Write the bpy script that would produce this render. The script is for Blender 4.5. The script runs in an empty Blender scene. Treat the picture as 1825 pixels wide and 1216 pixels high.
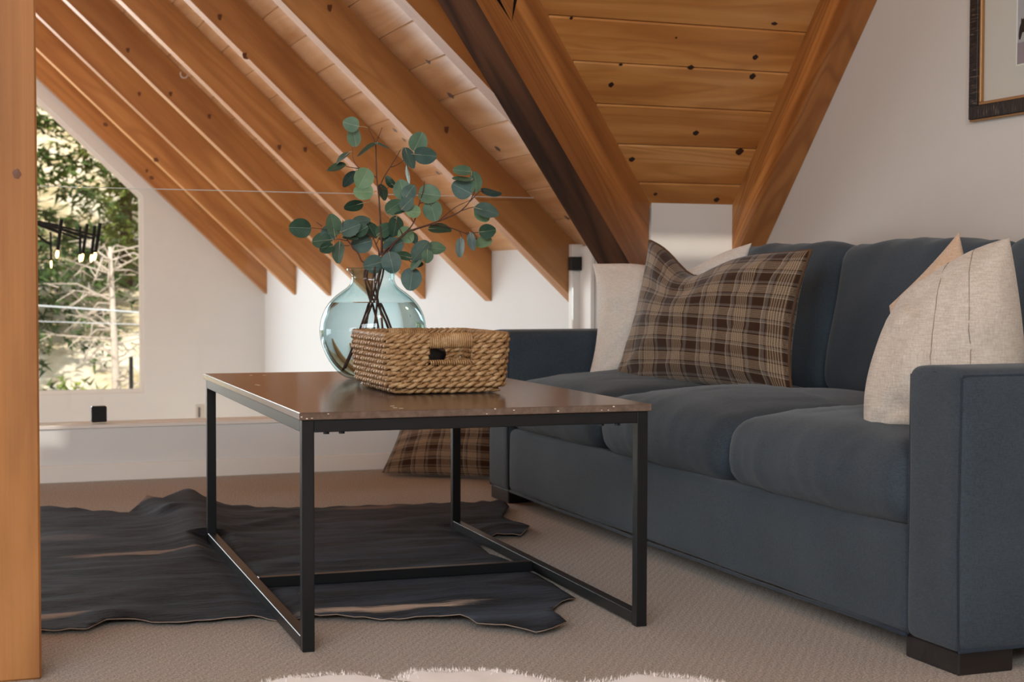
import bpy, bmesh, math, random
from mathutils import Vector, Matrix, noise
from mathutils.geometry import delaunay_2d_cdt

random.seed(11)
SC = bpy.context.scene
COL = SC.collection
R = math.radians

# ------------------------------------------------------------------ camera
FPX, YAW, PITCH, ROLL, CAMH = 2732.6, 0.36044, 0.0370, 0.0024, 0.69982
CX, CY = 912.5, 608.0
_fw = Vector((math.sin(YAW) * math.cos(PITCH), math.cos(YAW) * math.cos(PITCH), -math.sin(PITCH)))
_r = Vector((math.cos(YAW), -math.sin(YAW), 0))
_u = _r.cross(_fw)
CR = _r * math.cos(ROLL) + _u * math.sin(ROLL)
CU = -_r * math.sin(ROLL) + _u * math.cos(ROLL)
CF = _fw
CAM = Vector((0, 0, CAMH))
cd = bpy.data.cameras.new('camera')
cam = bpy.data.objects.new('camera', cd)
COL.objects.link(cam)
cd.sensor_width = 36.0
cd.lens = FPX * 36.0 / 1825.0
cd.clip_start = 0.02
cd.clip_end = 400
cam.matrix_world = Matrix(((CR.x, CU.x, -CF.x, 0), (CR.y, CU.y, -CF.y, 0), (CR.z, CU.z, -CF.z, CAMH), (0, 0, 0, 1)))
cd.dof.use_dof = True
cd.dof.focus_distance = 3.35
cd.dof.aperture_fstop = 8.0
SC.camera = cam

# ------------------------------------------------------------------ light
w = bpy.data.worlds.new('world')
SC.world = w
w.use_nodes = True
nt = w.node_tree
nt.nodes.clear()
sky = nt.nodes.new('ShaderNodeTexSky')
sky.sky_type = 'NISHITA'
sky.sun_disc = False
sky.sun_elevation = R(48)
sky.sun_rotation = R(200)
sky.dust_density = 3.0
hs = nt.nodes.new('ShaderNodeHueSaturation')
hs.inputs['Saturation'].default_value = 0.38
bg = nt.nodes.new('ShaderNodeBackground')
bg.inputs['Strength'].default_value = 0.30
wo = nt.nodes.new('ShaderNodeOutputWorld')
nt.links.new(sky.outputs[0], hs.inputs['Color'])
nt.links.new(hs.outputs[0], bg.inputs['Color'])
nt.links.new(bg.outputs[0], wo.inputs['Surface'])


def light(name, kind, loc, energy, color=(1, 1, 1), direction=None, **kw):
    l = bpy.data.lights.new(name, kind)
    l.energy = energy
    l.color = color
    for k, v in kw.items():
        setattr(l, k, v)
    o = bpy.data.objects.new(name, l)
    COL.objects.link(o)
    o.location = loc
    if direction is not None:
        o.rotation_euler = Vector(direction).to_track_quat('-Z', 'Y').to_euler()
    return o


# sun outside, high behind the house: it lights the trees, the roof keeps it out of the room
light('sun', 'SUN', (-10, -10, 20), 6.0, (1.0, 0.93, 0.82), (0.30, 0.62, -0.72), angle=R(0.6))
# daylight coming in through the window behind the camera and the tall gable windows
light('back_window_daylight', 'AREA', (-1.55, -1.70, 2.12), 185, (0.84, 0.93, 1.0), (0.32, 1, -0.22), shape='RECTANGLE', size=3.6, size_y=1.05)
light('gable_window_daylight', 'AREA', (-1.6, 11.75, 1.7), 260, (0.80, 0.92, 1.0), (0.12, -1, -0.05), shape='RECTANGLE', size=3.3, size_y=2.6)
light('left_side_fill', 'AREA', (-4.4, -0.1, 1.15), 75, (0.88, 0.95, 1.0), (1, 0.45, 0.0), shape='RECTANGLE', size=3.0, size_y=1.2)  # added fill washing the sofa front; no window stands here
light('unseen_warm_lamp', 'POINT', (1.0, 0.6, 2.9), 42, (1.0, 0.92, 0.82), shadow_soft_size=0.25)  # added warm light behind the camera, unseen and without a fixture
light('lower_room_fill', 'AREA', (-1.0, 11.7, -1.35), 160, (0.80, 0.92, 1.0), (0.1, -1, 0.12), shape='RECTANGLE', size=4.0, size_y=1.7)  # added fill for the rafter undersides; the wall behind it is solid
light('great_room_side_fill', 'AREA', (-5.2, 8.7, 0.0), 150, (0.84, 0.93, 1.0), (1, 0.22, 0.08), shape='RECTANGLE', size=3.6, size_y=1.6)  # added fill to brighten the gable wall; no window stands here
light('lower_room_lamp', 'POINT', (1.95, 11.55, -0.62), 1.6, (1.0, 0.72, 0.45), shadow_soft_size=0.08)
SC.view_settings.view_transform = 'Standard'
SC.view_settings.look = 'None'
SC.view_settings.exposure = -0.30
SC.view_settings.gamma = 1.0
SC.view_settings.use_curve_mapping = False
SC.cycles.use_denoising = True


# ------------------------------------------------------------------ pixel helpers (directions only; depth from what a thing touches)
def ray(x, y):
    return CF + CR * ((x - CX) / FPX) - CU * ((y - CY) / FPX)


def onz(x, y, z):
    d = ray(x, y)
    return CAM + d * ((z - CAM.z) / d.z)


def onx(x, y, X):
    d = ray(x, y)
    return CAM + d * ((X - CAM.x) / d.x)


def ony(x, y, Y):
    d = ray(x, y)
    return CAM + d * ((Y - CAM.y) / d.y)


def ond(x, y, depth):
    return CAM + ray(x, y) * depth


# ------------------------------------------------------------------ materials
def lin(c):
    return tuple(((v / 255.0) / 12.92 if v / 255.0 <= 0.04045 else ((v / 255.0 + 0.055) / 1.055) ** 2.4) for v in c) + (1.0,)


class NT:
    def __init__(s, name):
        s.m = bpy.data.materials.new(name)
        s.m.use_nodes = True
        s.t = s.m.node_tree
        s.b = s.t.nodes['Principled BSDF']
        s.out = s.t.nodes['Material Output']

    def n(s, kind, **kw):
        nd = s.t.nodes.new(kind)
        for k, v in kw.items():
            setattr(nd, k, v)
        return nd

    def l(s, a, b):
        s.t.links.new(a, b)

    def val(s, a, b):
        if isinstance(b, (int, float, tuple)):
            a.default_value = b
        else:
            s.l(b, a)

    def math(s, op, a, b=0.0, c=None):
        nd = s.n('ShaderNodeMath', operation=op)
        s.val(nd.inputs[0], a)
        s.val(nd.inputs[1], b)
        if c is not None:
            s.val(nd.inputs[2], c)
        return nd.outputs[0]

    def ramp(s, fac, stops, interp='LINEAR'):
        nd = s.n('ShaderNodeValToRGB')
        nd.color_ramp.interpolation = interp
        e = nd.color_ramp.elements
        while len(e) < len(stops):
            e.new(0.5)
        for el, (p, c) in zip(e, stops):
            el.position = p
            el.color = c if len(c) == 4 else lin(c)
        s.val(nd.inputs[0], fac)
        return nd.outputs[0]

    def mix(s, fac, a, b, mode='MIX'):
        nd = s.n('ShaderNodeMix', data_type='RGBA', blend_type=mode)
        s.val(nd.inputs[0], fac)
        s.val(nd.inputs[6], a)
        s.val(nd.inputs[7], b)
        return nd.outputs[2]

    def coord(s, scale=(1, 1, 1), rnd=0.0, kind='Object'):
        tc = s.n('ShaderNodeTexCoord')
        mp = s.n('ShaderNodeMapping')
        mp.inputs['Scale'].default_value = scale
        s.l(tc.outputs[kind], mp.inputs['Vector'])
        if rnd:
            oi = s.n('ShaderNodeObjectInfo')
            cb = s.n('ShaderNodeCombineXYZ')
            v = s.math('MULTIPLY', oi.outputs['Random'], rnd)
            for i in range(3):
                s.l(v, cb.inputs[i])
            s.l(cb.outputs[0], mp.inputs['Location'])
        return mp.outputs[0]

    def noise(s, vec, scale, detail=3.0, rough=0.5, dist=0.0):
        nd = s.n('ShaderNodeTexNoise')
        nd.inputs['Scale'].default_value = scale
        nd.inputs['Detail'].default_value = detail
        nd.inputs['Roughness'].default_value = rough
        nd.inputs['Distortion'].default_value = dist
        s.l(vec, nd.inputs['Vector'])
        return nd.outputs[0]

    def bump(s, h, strength=0.2, dist=0.01):
        nd = s.n('ShaderNodeBump')
        nd.inputs['Strength'].default_value = strength
        nd.inputs['Distance'].default_value = dist
        s.l(h, nd.inputs['Height'])
        s.l(nd.outputs[0], s.b.inputs['Normal'])

    def set(s, color=None, rough=None, metal=None, spec=None, **kw):
        if color is not None:
            s.val(s.b.inputs['Base Color'], lin(color) if isinstance(color, tuple) and len(color) == 3 else color)
        if rough is not None:
            s.val(s.b.inputs['Roughness'], rough)
        if metal is not None:
            s.b.inputs['Metallic'].default_value = metal
        if spec is not None:
            s.b.inputs['Specular IOR Level'].default_value = spec
        for k, v in kw.items():
            s.val(s.b.inputs[k], v)
        return s.m


def wood(name, dark, mid, light_, grain=1.0, rough=0.5, ring=26.0, contrast=0.5, spec=0.4):
    s = NT(name)
    v = s.coord((0.55, 5.0, 5.0), 31.0)
    n1 = s.noise(v, 1.6 * grain, 4, 0.55, 0.6)
    c = s.ramp(n1, [(0.28, dark), (0.5, mid), (0.74, light_)])
    rings = s.math('SINE', s.math('MULTIPLY', s.noise(v, 1.1 * grain, 2, 0.45, 0.9), ring * 2.2))
    rr = s.math('MULTIPLY_ADD', rings, 0.5, 0.5)
    rr = s.math('POWER', rr, 2.5)
    c = s.mix(s.math('MULTIPLY', rr, contrast * 0.85), c, lin(dark))
    v2 = s.coord((3.0, 160.0, 160.0), 17.0)
    fine = s.noise(v2, 1.0, 3, 0.6)
    c = s.mix(s.math('MULTIPLY', s.math('SUBTRACT', fine, 0.42), 0.55), c, lin(dark))
    oi = s.n('ShaderNodeObjectInfo')
    hv = s.n('ShaderNodeHueSaturation')
    s.l(s.math('MULTIPLY_ADD', oi.outputs['Random'], 0.13, 0.935), hv.inputs['Value'])
    s.l(c, hv.inputs['Color'])
    s.bump(s.math('ADD', fine, s.math('MULTIPLY', rings, 0.2)), 0.12, 0.004)
    return s.set(hv.outputs[0], rough, spec=spec)


def fabric(name, c1, c2, scale=900.0, sheen=0.25, bump=0.25, mottled=0.3, rough=0.9):
    s = NT(name)
    v = s.coord()
    a = s.noise(s.coord((1, 1, 0.12)), scale, 2)
    b = s.noise(s.coord((0.12, 0.12, 1)), scale, 2)
    wv = s.math('ADD', s.math('MULTIPLY', a, 0.5), s.math('MULTIPLY', b, 0.5))
    big = s.noise(v, 7.0, 4)
    f = s.math('ADD', s.math('MULTIPLY', s.math('SUBTRACT', wv, 0.5), 2.4), s.math('MULTIPLY_ADD', s.math('SUBTRACT', big, 0.5), mottled * 3, 0.5))
    c = s.ramp(f, [(0.1, c1), (0.9, c2)])
    s.bump(wv, bump, 0.002)
    return s.set(c, rough, spec=0.15, **{'Sheen Weight': sheen, 'Sheen Roughness': 0.5})


def plain(name, color, rough=0.5, metal=0.0, spec=0.5, var=0.0, bump=0.0, bscale=200.0, **kw):
    s = NT(name)
    c = lin(color)
    if var:
        n = s.noise(s.coord(rnd=5.0), 14.0, 4)
        c = s.mix(s.math('MULTIPLY', n, var), lin(color), lin(tuple(v * 0.55 for v in color)))
    if bump:
        s.bump(s.noise(s.coord(), bscale, 3), bump, 0.003)
    s.set(c, rough, metal, spec, **kw)
    return s.m


M = {}
M['wall'] = plain('wall_paint', (222, 222, 220), 0.75, spec=0.2, var=0.04, bump=0.06, bscale=220)
M['wall_warm_lit'] = plain('warm_lit_wall_paint', (222, 215, 207), 0.75, spec=0.2, var=0.05, bump=0.08, bscale=260)  # same white paint, warm interior light put into the colour
M['trim'] = plain('trim_paint', (232, 227, 220), 0.45, spec=0.35, var=0.03)
M['pine_plank'] = wood('pine_plank', (170, 106, 52), (206, 142, 78), (224, 168, 106), 1.0, 0.33, 24, 0.5)
M['pine_plank_lit'] = wood('window_lit_pine_plank', (180, 130, 88), (208, 164, 122), (222, 184, 146), 1.0, 0.28, 24, 0.35)  # same pine, lightened: window light from below put into the colour
M['rafter'] = wood('rafter_fir', (146, 92, 46), (180, 122, 66), (200, 144, 84), 0.8, 0.45, 18, 0.5)
M['valley'] = wood('valley_fir', (138, 82, 40), (176, 113, 58), (196, 138, 80), 0.9, 0.45, 34, 0.7)
M['valley_dark'] = wood('dark_fir', (46, 27, 18), (104, 64, 40), (140, 94, 60), 0.8, 0.5, 20, 0.9)  # darker brown fir for the valley beam's bottom face
M['post'] = wood('rough_sawn_post', (132, 82, 42), (178, 120, 66), (198, 142, 86), 0.9, 0.6, 12, 0.8)
M['knot'] = plain('wood_knot', (58, 34, 24), 0.5, var=0.7)
M['knot_soft'] = plain('soft_knot', (112, 68, 42), 0.5, var=0.5)
M['knot_grey'] = plain('grey_knot', (112, 92, 84), 0.5, var=0.6)
M['knot_ring'] = plain('wood_knot_ring', (150, 92, 46), 0.5, var=0.5)
M['black_metal'] = plain('black_metal', (26, 28, 30), 0.36, 0.3, 0.5, var=0.2)
M['black_plastic'] = plain('black_plastic', (22, 23, 26), 0.3)
M['matte_black'] = plain('matte_black', (14, 14, 15), 0.8, 0.0, 0.1)
M['dark_wood'] = wood('dark_foot_wood', (22, 18, 17), (34, 28, 26), (46, 38, 34), 1.0, 0.45, 18, 0.4)
M['sofa'] = fabric('slate_blue_linen', (50, 59, 67), (70, 80, 89), 1100.0, 0.14, 0.3, 0.22)
M['sofa_dark'] = fabric('slate_blue_piping', (38, 45, 54), (52, 60, 70), 1100.0, 0.15, 0.3, 0.12)
M['white_linen'] = fabric('white_linen', (206, 196, 184), (232, 224, 214), 600.0, 0.2, 0.25, 0.05)
M['beige_linen'] = fabric('beige_linen', (188, 175, 161), (216, 207, 195), 380.0, 0.2, 0.35, 0.06)
M['tan_linen'] = fabric('tan_linen', (190, 160, 134), (212, 186, 162), 420.0, 0.2, 0.3, 0.06)
M['seam'] = plain('seam_thread', (150, 134, 118), 0.9)
M['brass'] = plain('warm_gilt', (176, 132, 88), 0.45, 0.5)
M['mat_board'] = plain('mat_board', (222, 214, 204), 0.9)
M['mat_bevel'] = plain('mat_bevel', (244, 240, 234), 0.9)
M['print'] = plain('print_paper', (196, 190, 194), 0.8, var=0.25)
M['print_ground'] = plain('print_ground', (168, 152, 158), 0.8, var=0.3)
M['horse'] = plain('dark_horse_ink', (40, 30, 28), 0.8, var=0.3)
M['fur'] = plain('white_fur', (246, 240, 236), 0.95, spec=0.1, **{'Sheen Weight': 0.3})
M['stem'] = plain('brown_stem', (92, 58, 44), 0.6, var=0.5)
M['petiole'] = plain('pale_petiole', (172, 160, 128), 0.6)
M['bulb'] = plain('lit_bulb', (255, 220, 170), 0.4, **{'Emission Color': lin((255, 196, 120)), 'Emission Strength': 14.0})
M['outlet'] = plain('outlet_plate', (196, 190, 180), 0.5)
M['outlet_dark'] = plain('outlet_dark', (92, 86, 80), 0.5)
M['bark'] = plain('pale_bark', (214, 196, 180), 0.9, var=0.5)
M['brown_bark'] = plain('brown_bark', (110, 84, 66), 0.9, var=0.5)
M['wire'] = plain('pale_wire', (215, 218, 222), 0.5)
M['lower_floor'] = wood('lower_floor_oak', (150, 112, 78), (182, 142, 104), (200, 164, 126), 1.0, 0.4)
M['backing'] = plain('ceiling_backing', (84, 52, 28), 0.8)
M['hide_edge'] = plain('hide_underside', (150, 132, 118), 0.9)
M['black_frame'] = None


def m_black_frame():
    s = NT('black_bark_frame')
    v = s.coord((1, 1, 1))
    n = s.noise(s.coord((220, 30, 30)), 1.0, 3)
    c = s.ramp(n, [(0.45, (26, 20, 18)), (0.62, (58, 46, 40)), (0.75, (150, 130, 112))])
    s.bump(n, 0.5, 0.004)
    return s.set(c, 0.5)


M['black_frame'] = m_black_frame()


def m_carpet():
    s = NT('beige_loop_carpet')
    v = s.coord()
    n = s.noise(v, 230.0, 3, 0.7)
    n2 = s.noise(v, 700.0, 2, 0.6)
    f = s.math('ADD', s.math('MULTIPLY', n, 0.65), s.math('MULTIPLY', n2, 0.35))
    wv = s.n('ShaderNodeTexWave')
    wv.wave_type = 'BANDS'
    mp = s.n('ShaderNodeMapping')
    mp.inputs['Rotation'].default_value = (0, 0, R(37))
    s.l(v, mp.inputs['Vector'])
    s.l(mp.outputs[0], wv.inputs['Vector'])
    wv.inputs['Scale'].default_value = 17.0
    wv.inputs['Distortion'].default_value = 2.5
    wv.inputs['Detail'].default_value = 2.0
    wv.inputs['Detail Scale'].default_value = 6.0
    f2 = s.math('ADD', f, s.math('MULTIPLY', s.math('SUBTRACT', wv.outputs['Fac'], 0.5), 0.025))
    c = s.ramp(f2, [(0.36, (108, 98, 90)), (0.49, (184, 172, 160)), (0.62, (236, 225, 213))])
    big = s.noise(v, 1.6, 2)
    c = s.mix(s.math('MULTIPLY', big, 0.25), c, lin((176, 158, 146)))
    s.bump(f2, 0.7, 0.012)
    return s.set(c, 0.95, spec=0.08, **{'Sheen Weight': 0.15})


M['carpet'] = m_carpet()


def m_hide():
    s = NT('dark_cowhide')
    v = s.coord()
    st = s.coord((22, 150, 60))
    n = s.noise(st, 1.0, 4, 0.6, 0.4)
    big = s.noise(v, 3.2, 4, 0.55, 0.6)
    c = s.ramp(big, [(0.30, (12, 9, 9)), (0.52, (20, 16, 16)), (0.72, (36, 30, 30))])
    c = s.mix(s.math('MULTIPLY', s.math('SUBTRACT', n, 0.38), 0.9), c, lin((62, 66, 74)))
    painted_sheen = s.noise(s.coord((2.2, 9.0, 1)), 1.0, 4, 0.6, 0.8)
    c = s.mix(s.ramp(painted_sheen, [(0.42, (0, 0, 0)), (0.70, (200, 200, 200))]), c, lin((84, 96, 112)))  # bluish highlights on the hair, put into the colour
    # pale brown spine streak and a cream patch near the front edge
    tc = s.n('ShaderNodeTexCoord')
    sp = s.n('ShaderNodeSeparateXYZ')
    s.l(tc.outputs['Object'], sp.inputs[0])
    wob = s.math('MULTIPLY', s.math('SUBTRACT', s.noise(v, 5.0, 3), 0.5), 0.10)

    def blot(x, y, rx, ry, soft=0.35, thr=1.0):
        dx = s.math('DIVIDE', s.math('SUBTRACT', sp.outputs[0], x), rx)
        dy = s.math('DIVIDE', s.math('ADD', s.math('SUBTRACT', sp.outputs[1], y), wob), ry)
        d = s.math('SQRT', s.math('ADD', s.math('MULTIPLY', dx, dx), s.math('MULTIPLY', dy, dy)))
        d = s.math('ADD', d, s.math('MULTIPLY', s.math('SUBTRACT', n, 0.5), 1.4))
        k = s.n('ShaderNodeMapRange')
        s.l(d, k.inputs['Value'])
        k.inputs['From Min'].default_value = thr + soft
        k.inputs['From Max'].default_value = thr - soft
        return k.outputs[0]
    for px, py, rx, ry, col, amt in ((690, 1083, 0.17, 0.030, (214, 190, 168), 0.9), (250, 986, 0.16, 0.018, (176, 150, 132), 0.6), (110, 960, 0.10, 0.05, (150, 146, 148), 0.25), (95, 1100, 0.06, 0.03, (190, 168, 150), 0.6), (660, 905, 0.10, 0.035, (140, 108, 92), 0.6), (268, 900, 0.04, 0.03, (150, 120, 104), 0.6)):
        p = onz(px, py, 0.012)
        c = s.mix(s.math('MULTIPLY', blot(p.x, p.y, rx, ry), amt), c, lin(col))
    s.bump(n, 0.6, 0.010)
    return s.set(c, 0.7, spec=0.16, **{'Sheen Weight': 0.04, 'Sheen Roughness': 0.35, 'Sheen Tint': lin((200, 214, 232))})


def m_tabletop():
    s = NT('walnut_veneer')
    v = s.coord((4.0, 1.0, 4.0))
    n = s.noise(s.coord((60.0, 2.0, 60.0)), 1.0, 4, 0.6)
    big = s.noise(s.coord((6, 1.5, 6)), 1.0, 3)
    c = s.ramp(s.math('ADD', s.math('MULTIPLY', n, 0.6), s.math('MULTIPLY', big, 0.4)), [(0.32, (80, 65, 56)), (0.52, (104, 84, 72)), (0.72, (126, 106, 93))])
    chips = s.noise(s.coord((1, 1, 1)), 95.0, 2)
    s.bump(n, 0.05, 0.002)
    return s.set(c, 0.2, spec=0.5, **{'Coat Weight': 0.25, 'Coat Roughness': 0.2})


M['tabletop'] = m_tabletop()
M['chip'] = plain('chipped_veneer', (222, 206, 186), 0.8)


def m_plaid():
    s = NT('brown_plaid_wool')
    tc = s.n('ShaderNodeTexCoord')
    sp = s.n('ShaderNodeSeparateXYZ')
    s.l(tc.outputs['UV'], sp.inputs[0])
    N = 5.7
    dark, grey, tan, cream = (62, 40, 25), (124, 115, 106), (94, 68, 46), (212, 190, 162)

    def stripes(o, off):
        f = s.math('FRACT', s.math('MULTIPLY_ADD', o, N, off))
        base = s.ramp(f, [(0.0, dark), (0.30, grey), (0.40, dark), (0.44, tan), (0.80, dark), (0.84, grey), (0.94, dark)], 'CONSTANT')
        fine = s.math('GREATER_THAN', s.math('FRACT', s.math('MULTIPLY', f, 18.0)), 0.45)
        inband = s.math('MULTIPLY', s.math('GREATER_THAN', f, 0.44), s.math('LESS_THAN', f, 0.80))
        edge = s.math('MULTIPLY', s.math('GREATER_THAN', f, 0.285), s.math('LESS_THAN', f, 0.31))
        k = s.math('MAXIMUM', s.math('MULTIPLY', s.math('MULTIPLY', fine, inband), 0.75), s.math('MULTIPLY', edge, 0.8))
        return s.mix(k, base, lin(cream))
    a = stripes(sp.outputs[0], 0.15)
    b = stripes(sp.outputs[1], 0.55)
    ck = s.n('ShaderNodeTexChecker')
    s.l(tc.outputs['UV'], ck.inputs['Vector'])
    ck.inputs['Scale'].default_value = 230.0
    c = s.mix(s.math('MULTIPLY_ADD', ck.outputs['Fac'], 0.36, 0.32), a, b)
    big = s.noise(s.coord(kind='UV'), 150.0, 2)
    c = s.mix(s.math('MULTIPLY', big, 0.35), c, lin((60, 42, 30)))
    s.bump(s.math('ADD', ck.outputs['Fac'], s.noise(s.coord(kind='UV'), 300.0, 2)), 0.3, 0.003)
    return s.set(c, 0.95, spec=0.08, **{'Sheen Weight': 0.25})


M['plaid'] = m_plaid()
M['plaid_piping'] = plain('brown_piping', (118, 84, 56), 0.9, var=0.9, bump=0.8, bscale=420)


def m_rush():
    s = NT('woven_seagrass')
    n = s.noise(s.coord((40, 40, 40), 9.0), 1.0, 3)
    fine = s.noise(s.coord((300, 300, 300), 9.0), 1.0, 3)
    c = s.ramp(s.math('ADD', s.math('MULTIPLY', n, 0.6), s.math('MULTIPLY', fine, 0.4)), [(0.30, (112, 78, 46)), (0.5, (172, 132, 88)), (0.68, (208, 176, 132))])
    s.bump(fine, 0.4, 0.002)
    return s.set(c, 0.42, spec=0.5)


M['rush'] = m_rush()


def m_leaf(name, c1, c2):
    s = NT(name)
    n = s.noise(s.coord((30, 30, 30), 20.0), 1.0, 3)
    c = s.ramp(n, [(0.3, c1), (0.7, c2)])
    tc = s.n('ShaderNodeTexCoord')
    sp = s.n('ShaderNodeSeparateXYZ')
    s.l(tc.outputs['Object'], sp.inputs[0])
    ay = s.math('ABSOLUTE', sp.outputs[1])
    rib = s.math('LESS_THAN', ay, 0.00045)
    side = s.math('LESS_THAN', s.math('ABSOLUTE', s.math('SUBTRACT', s.math('FRACT', s.math('MULTIPLY', s.math('SUBTRACT', sp.outputs[0], ay), 130.0)), 0.5)), 0.035)
    k = s.math('MAXIMUM', s.math('MULTIPLY', rib, 0.6), s.math('MULTIPLY', side, 0.16))
    c = s.mix(k, c, lin((160, 176, 150)))
    return s.set(c, 0.55, spec=0.35)


M['leaf_a'] = m_leaf('eucalyptus_green', (74, 104, 82), (100, 128, 102))
M['leaf_b'] = m_leaf('eucalyptus_blue', (64, 90, 84), (88, 112, 104))
M['leaf_c'] = m_leaf('eucalyptus_pale', (102, 134, 98), (128, 156, 118))
M['leaf_d'] = m_leaf('eucalyptus_dark', (44, 72, 56), (64, 92, 72))


def m_pane(name, tint=(1, 1, 1, 1), refl=1.0):
    s = NT(name)
    s.t.nodes.remove(s.b)
    tr = s.n('ShaderNodeBsdfTransparent')
    tr.inputs[0].default_value = tint
    gl = s.n('ShaderNodeBsdfGlossy')
    gl.inputs['Roughness'].default_value = 0.02
    fr = s.n('ShaderNodeFresnel')
    fr.inputs[0].default_value = 1.45
    mx = s.n('ShaderNodeMixShader')
    gm = s.n('ShaderNodeNewGeometry')
    s.l(s.math('MULTIPLY', s.math('MULTIPLY', fr.outputs[0], refl), s.math('SUBTRACT', 1.0, gm.outputs['Backfacing'])), mx.inputs[0])
    s.l(tr.outputs[0], mx.inputs[1])
    s.l(gl.outputs[0], mx.inputs[2])
    s.l(mx.outputs[0], s.out.inputs['Surface'])
    return s.m


M['pane'] = m_pane('window_pane_glass', (0.97, 0.985, 0.98, 1))
M['rail_glass'] = m_pane('railing_glass', (0.97, 0.98, 0.98, 1), 1.0)
M['glass_edge'] = plain('polished_glass_edge_highlight', (214, 226, 226), 0.15, spec=0.8)


def m_glass(name, color, ior, rough=0.0):
    s = NT(name)
    return s.set(color, rough, **{'Transmission Weight': 1.0, 'IOR': ior})




def m_vase():
    s = NT('aqua_bottle_glass')
    s.t.nodes.remove(s.b)
    lw = s.n('ShaderNodeLayerWeight')
    lw.inputs[0].default_value = 0.35
    tr = s.n('ShaderNodeBsdfTransparent')
    s.l(s.ramp(lw.outputs['Facing'], [(0.0, (250, 254, 254)), (0.55, (236, 247, 248)), (0.85, (194, 225, 226)), (1.0, (112, 168, 170))]), tr.inputs[0])
    gl = s.n('ShaderNodeBsdfGlossy')
    gl.inputs['Roughness'].default_value = 0.03
    fr = s.n('ShaderNodeFresnel')
    fr.inputs[0].default_value = 1.5
    gm = s.n('ShaderNodeNewGeometry')
    mx = s.n('ShaderNodeMixShader')
    s.l(s.math('MULTIPLY', fr.outputs[0], s.math('SUBTRACT', 1.0, gm.outputs['Backfacing'])), mx.inputs[0])
    s.l(tr.outputs[0], mx.inputs[1])
    s.l(gl.outputs[0], mx.inputs[2])
    s.l(mx.outputs[0], s.out.inputs['Surface'])
    return s.m


M['vase'] = m_vase()
M['water'] = m_glass('clear_water', lin((234, 244, 248)), 1.10)


def m_needle(name, c1, c2):
    s = NT(name)
    oi = s.noise(s.coord((2, 2, 2), 3.0), 1.0, 2)
    c = s.ramp(oi, [(0.3, c1), (0.7, c2)])
    s.set(c, 0.8, spec=0.1)
    return s.m


M['needle_a'] = m_needle('sunlit_conifer_needles', (74, 92, 38), (150, 158, 78))
M['needle_b'] = m_needle('dark_conifer_needles', (46, 66, 38), (92, 112, 58))
M['needle_c'] = m_needle('golden_shrub_leaves', (156, 130, 70), (208, 184, 120))


def m_hill():
    s = NT('dry_sunlit_hillside')
    n = s.noise(s.coord(), 0.9, 6, 0.65)
    c = s.ramp(n, [(0.30, (120, 112, 70)), (0.45, (196, 176, 140)), (0.6, (236, 222, 200)), (0.75, (168, 162, 96))])
    return s.set(c, 0.95, spec=0.05)


M['hill'] = m_hill()


# ------------------------------------------------------------------ mesh helpers
WM = {}


def tag(o, label=None, cat=None, group=None, kind=None):
    if label:
        o['label'] = label
    if cat:
        o['category'] = cat
    if group:
        o['group'] = group
    if kind:
        o['kind'] = kind
    return o


def link(o, parent=None, world=None):
    world = world or Matrix.Identity(4)
    COL.objects.link(o)
    WM[o.name] = world
    if parent is not None:
        o.parent = parent
        o.matrix_local = WM[parent.name].inverted() @ world
    else:
        o.matrix_world = world
    return o


def empty(name, loc=(0, 0, 0), rz=0.0, label=None, cat=None, group=None, kind=None):
    o = bpy.data.objects.new(name, None)
    o.empty_display_size = 0.1
    link(o, None, Matrix.Translation(loc) @ Matrix.Rotation(rz, 4, 'Z'))
    return tag(o, label, cat, group, kind)


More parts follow.
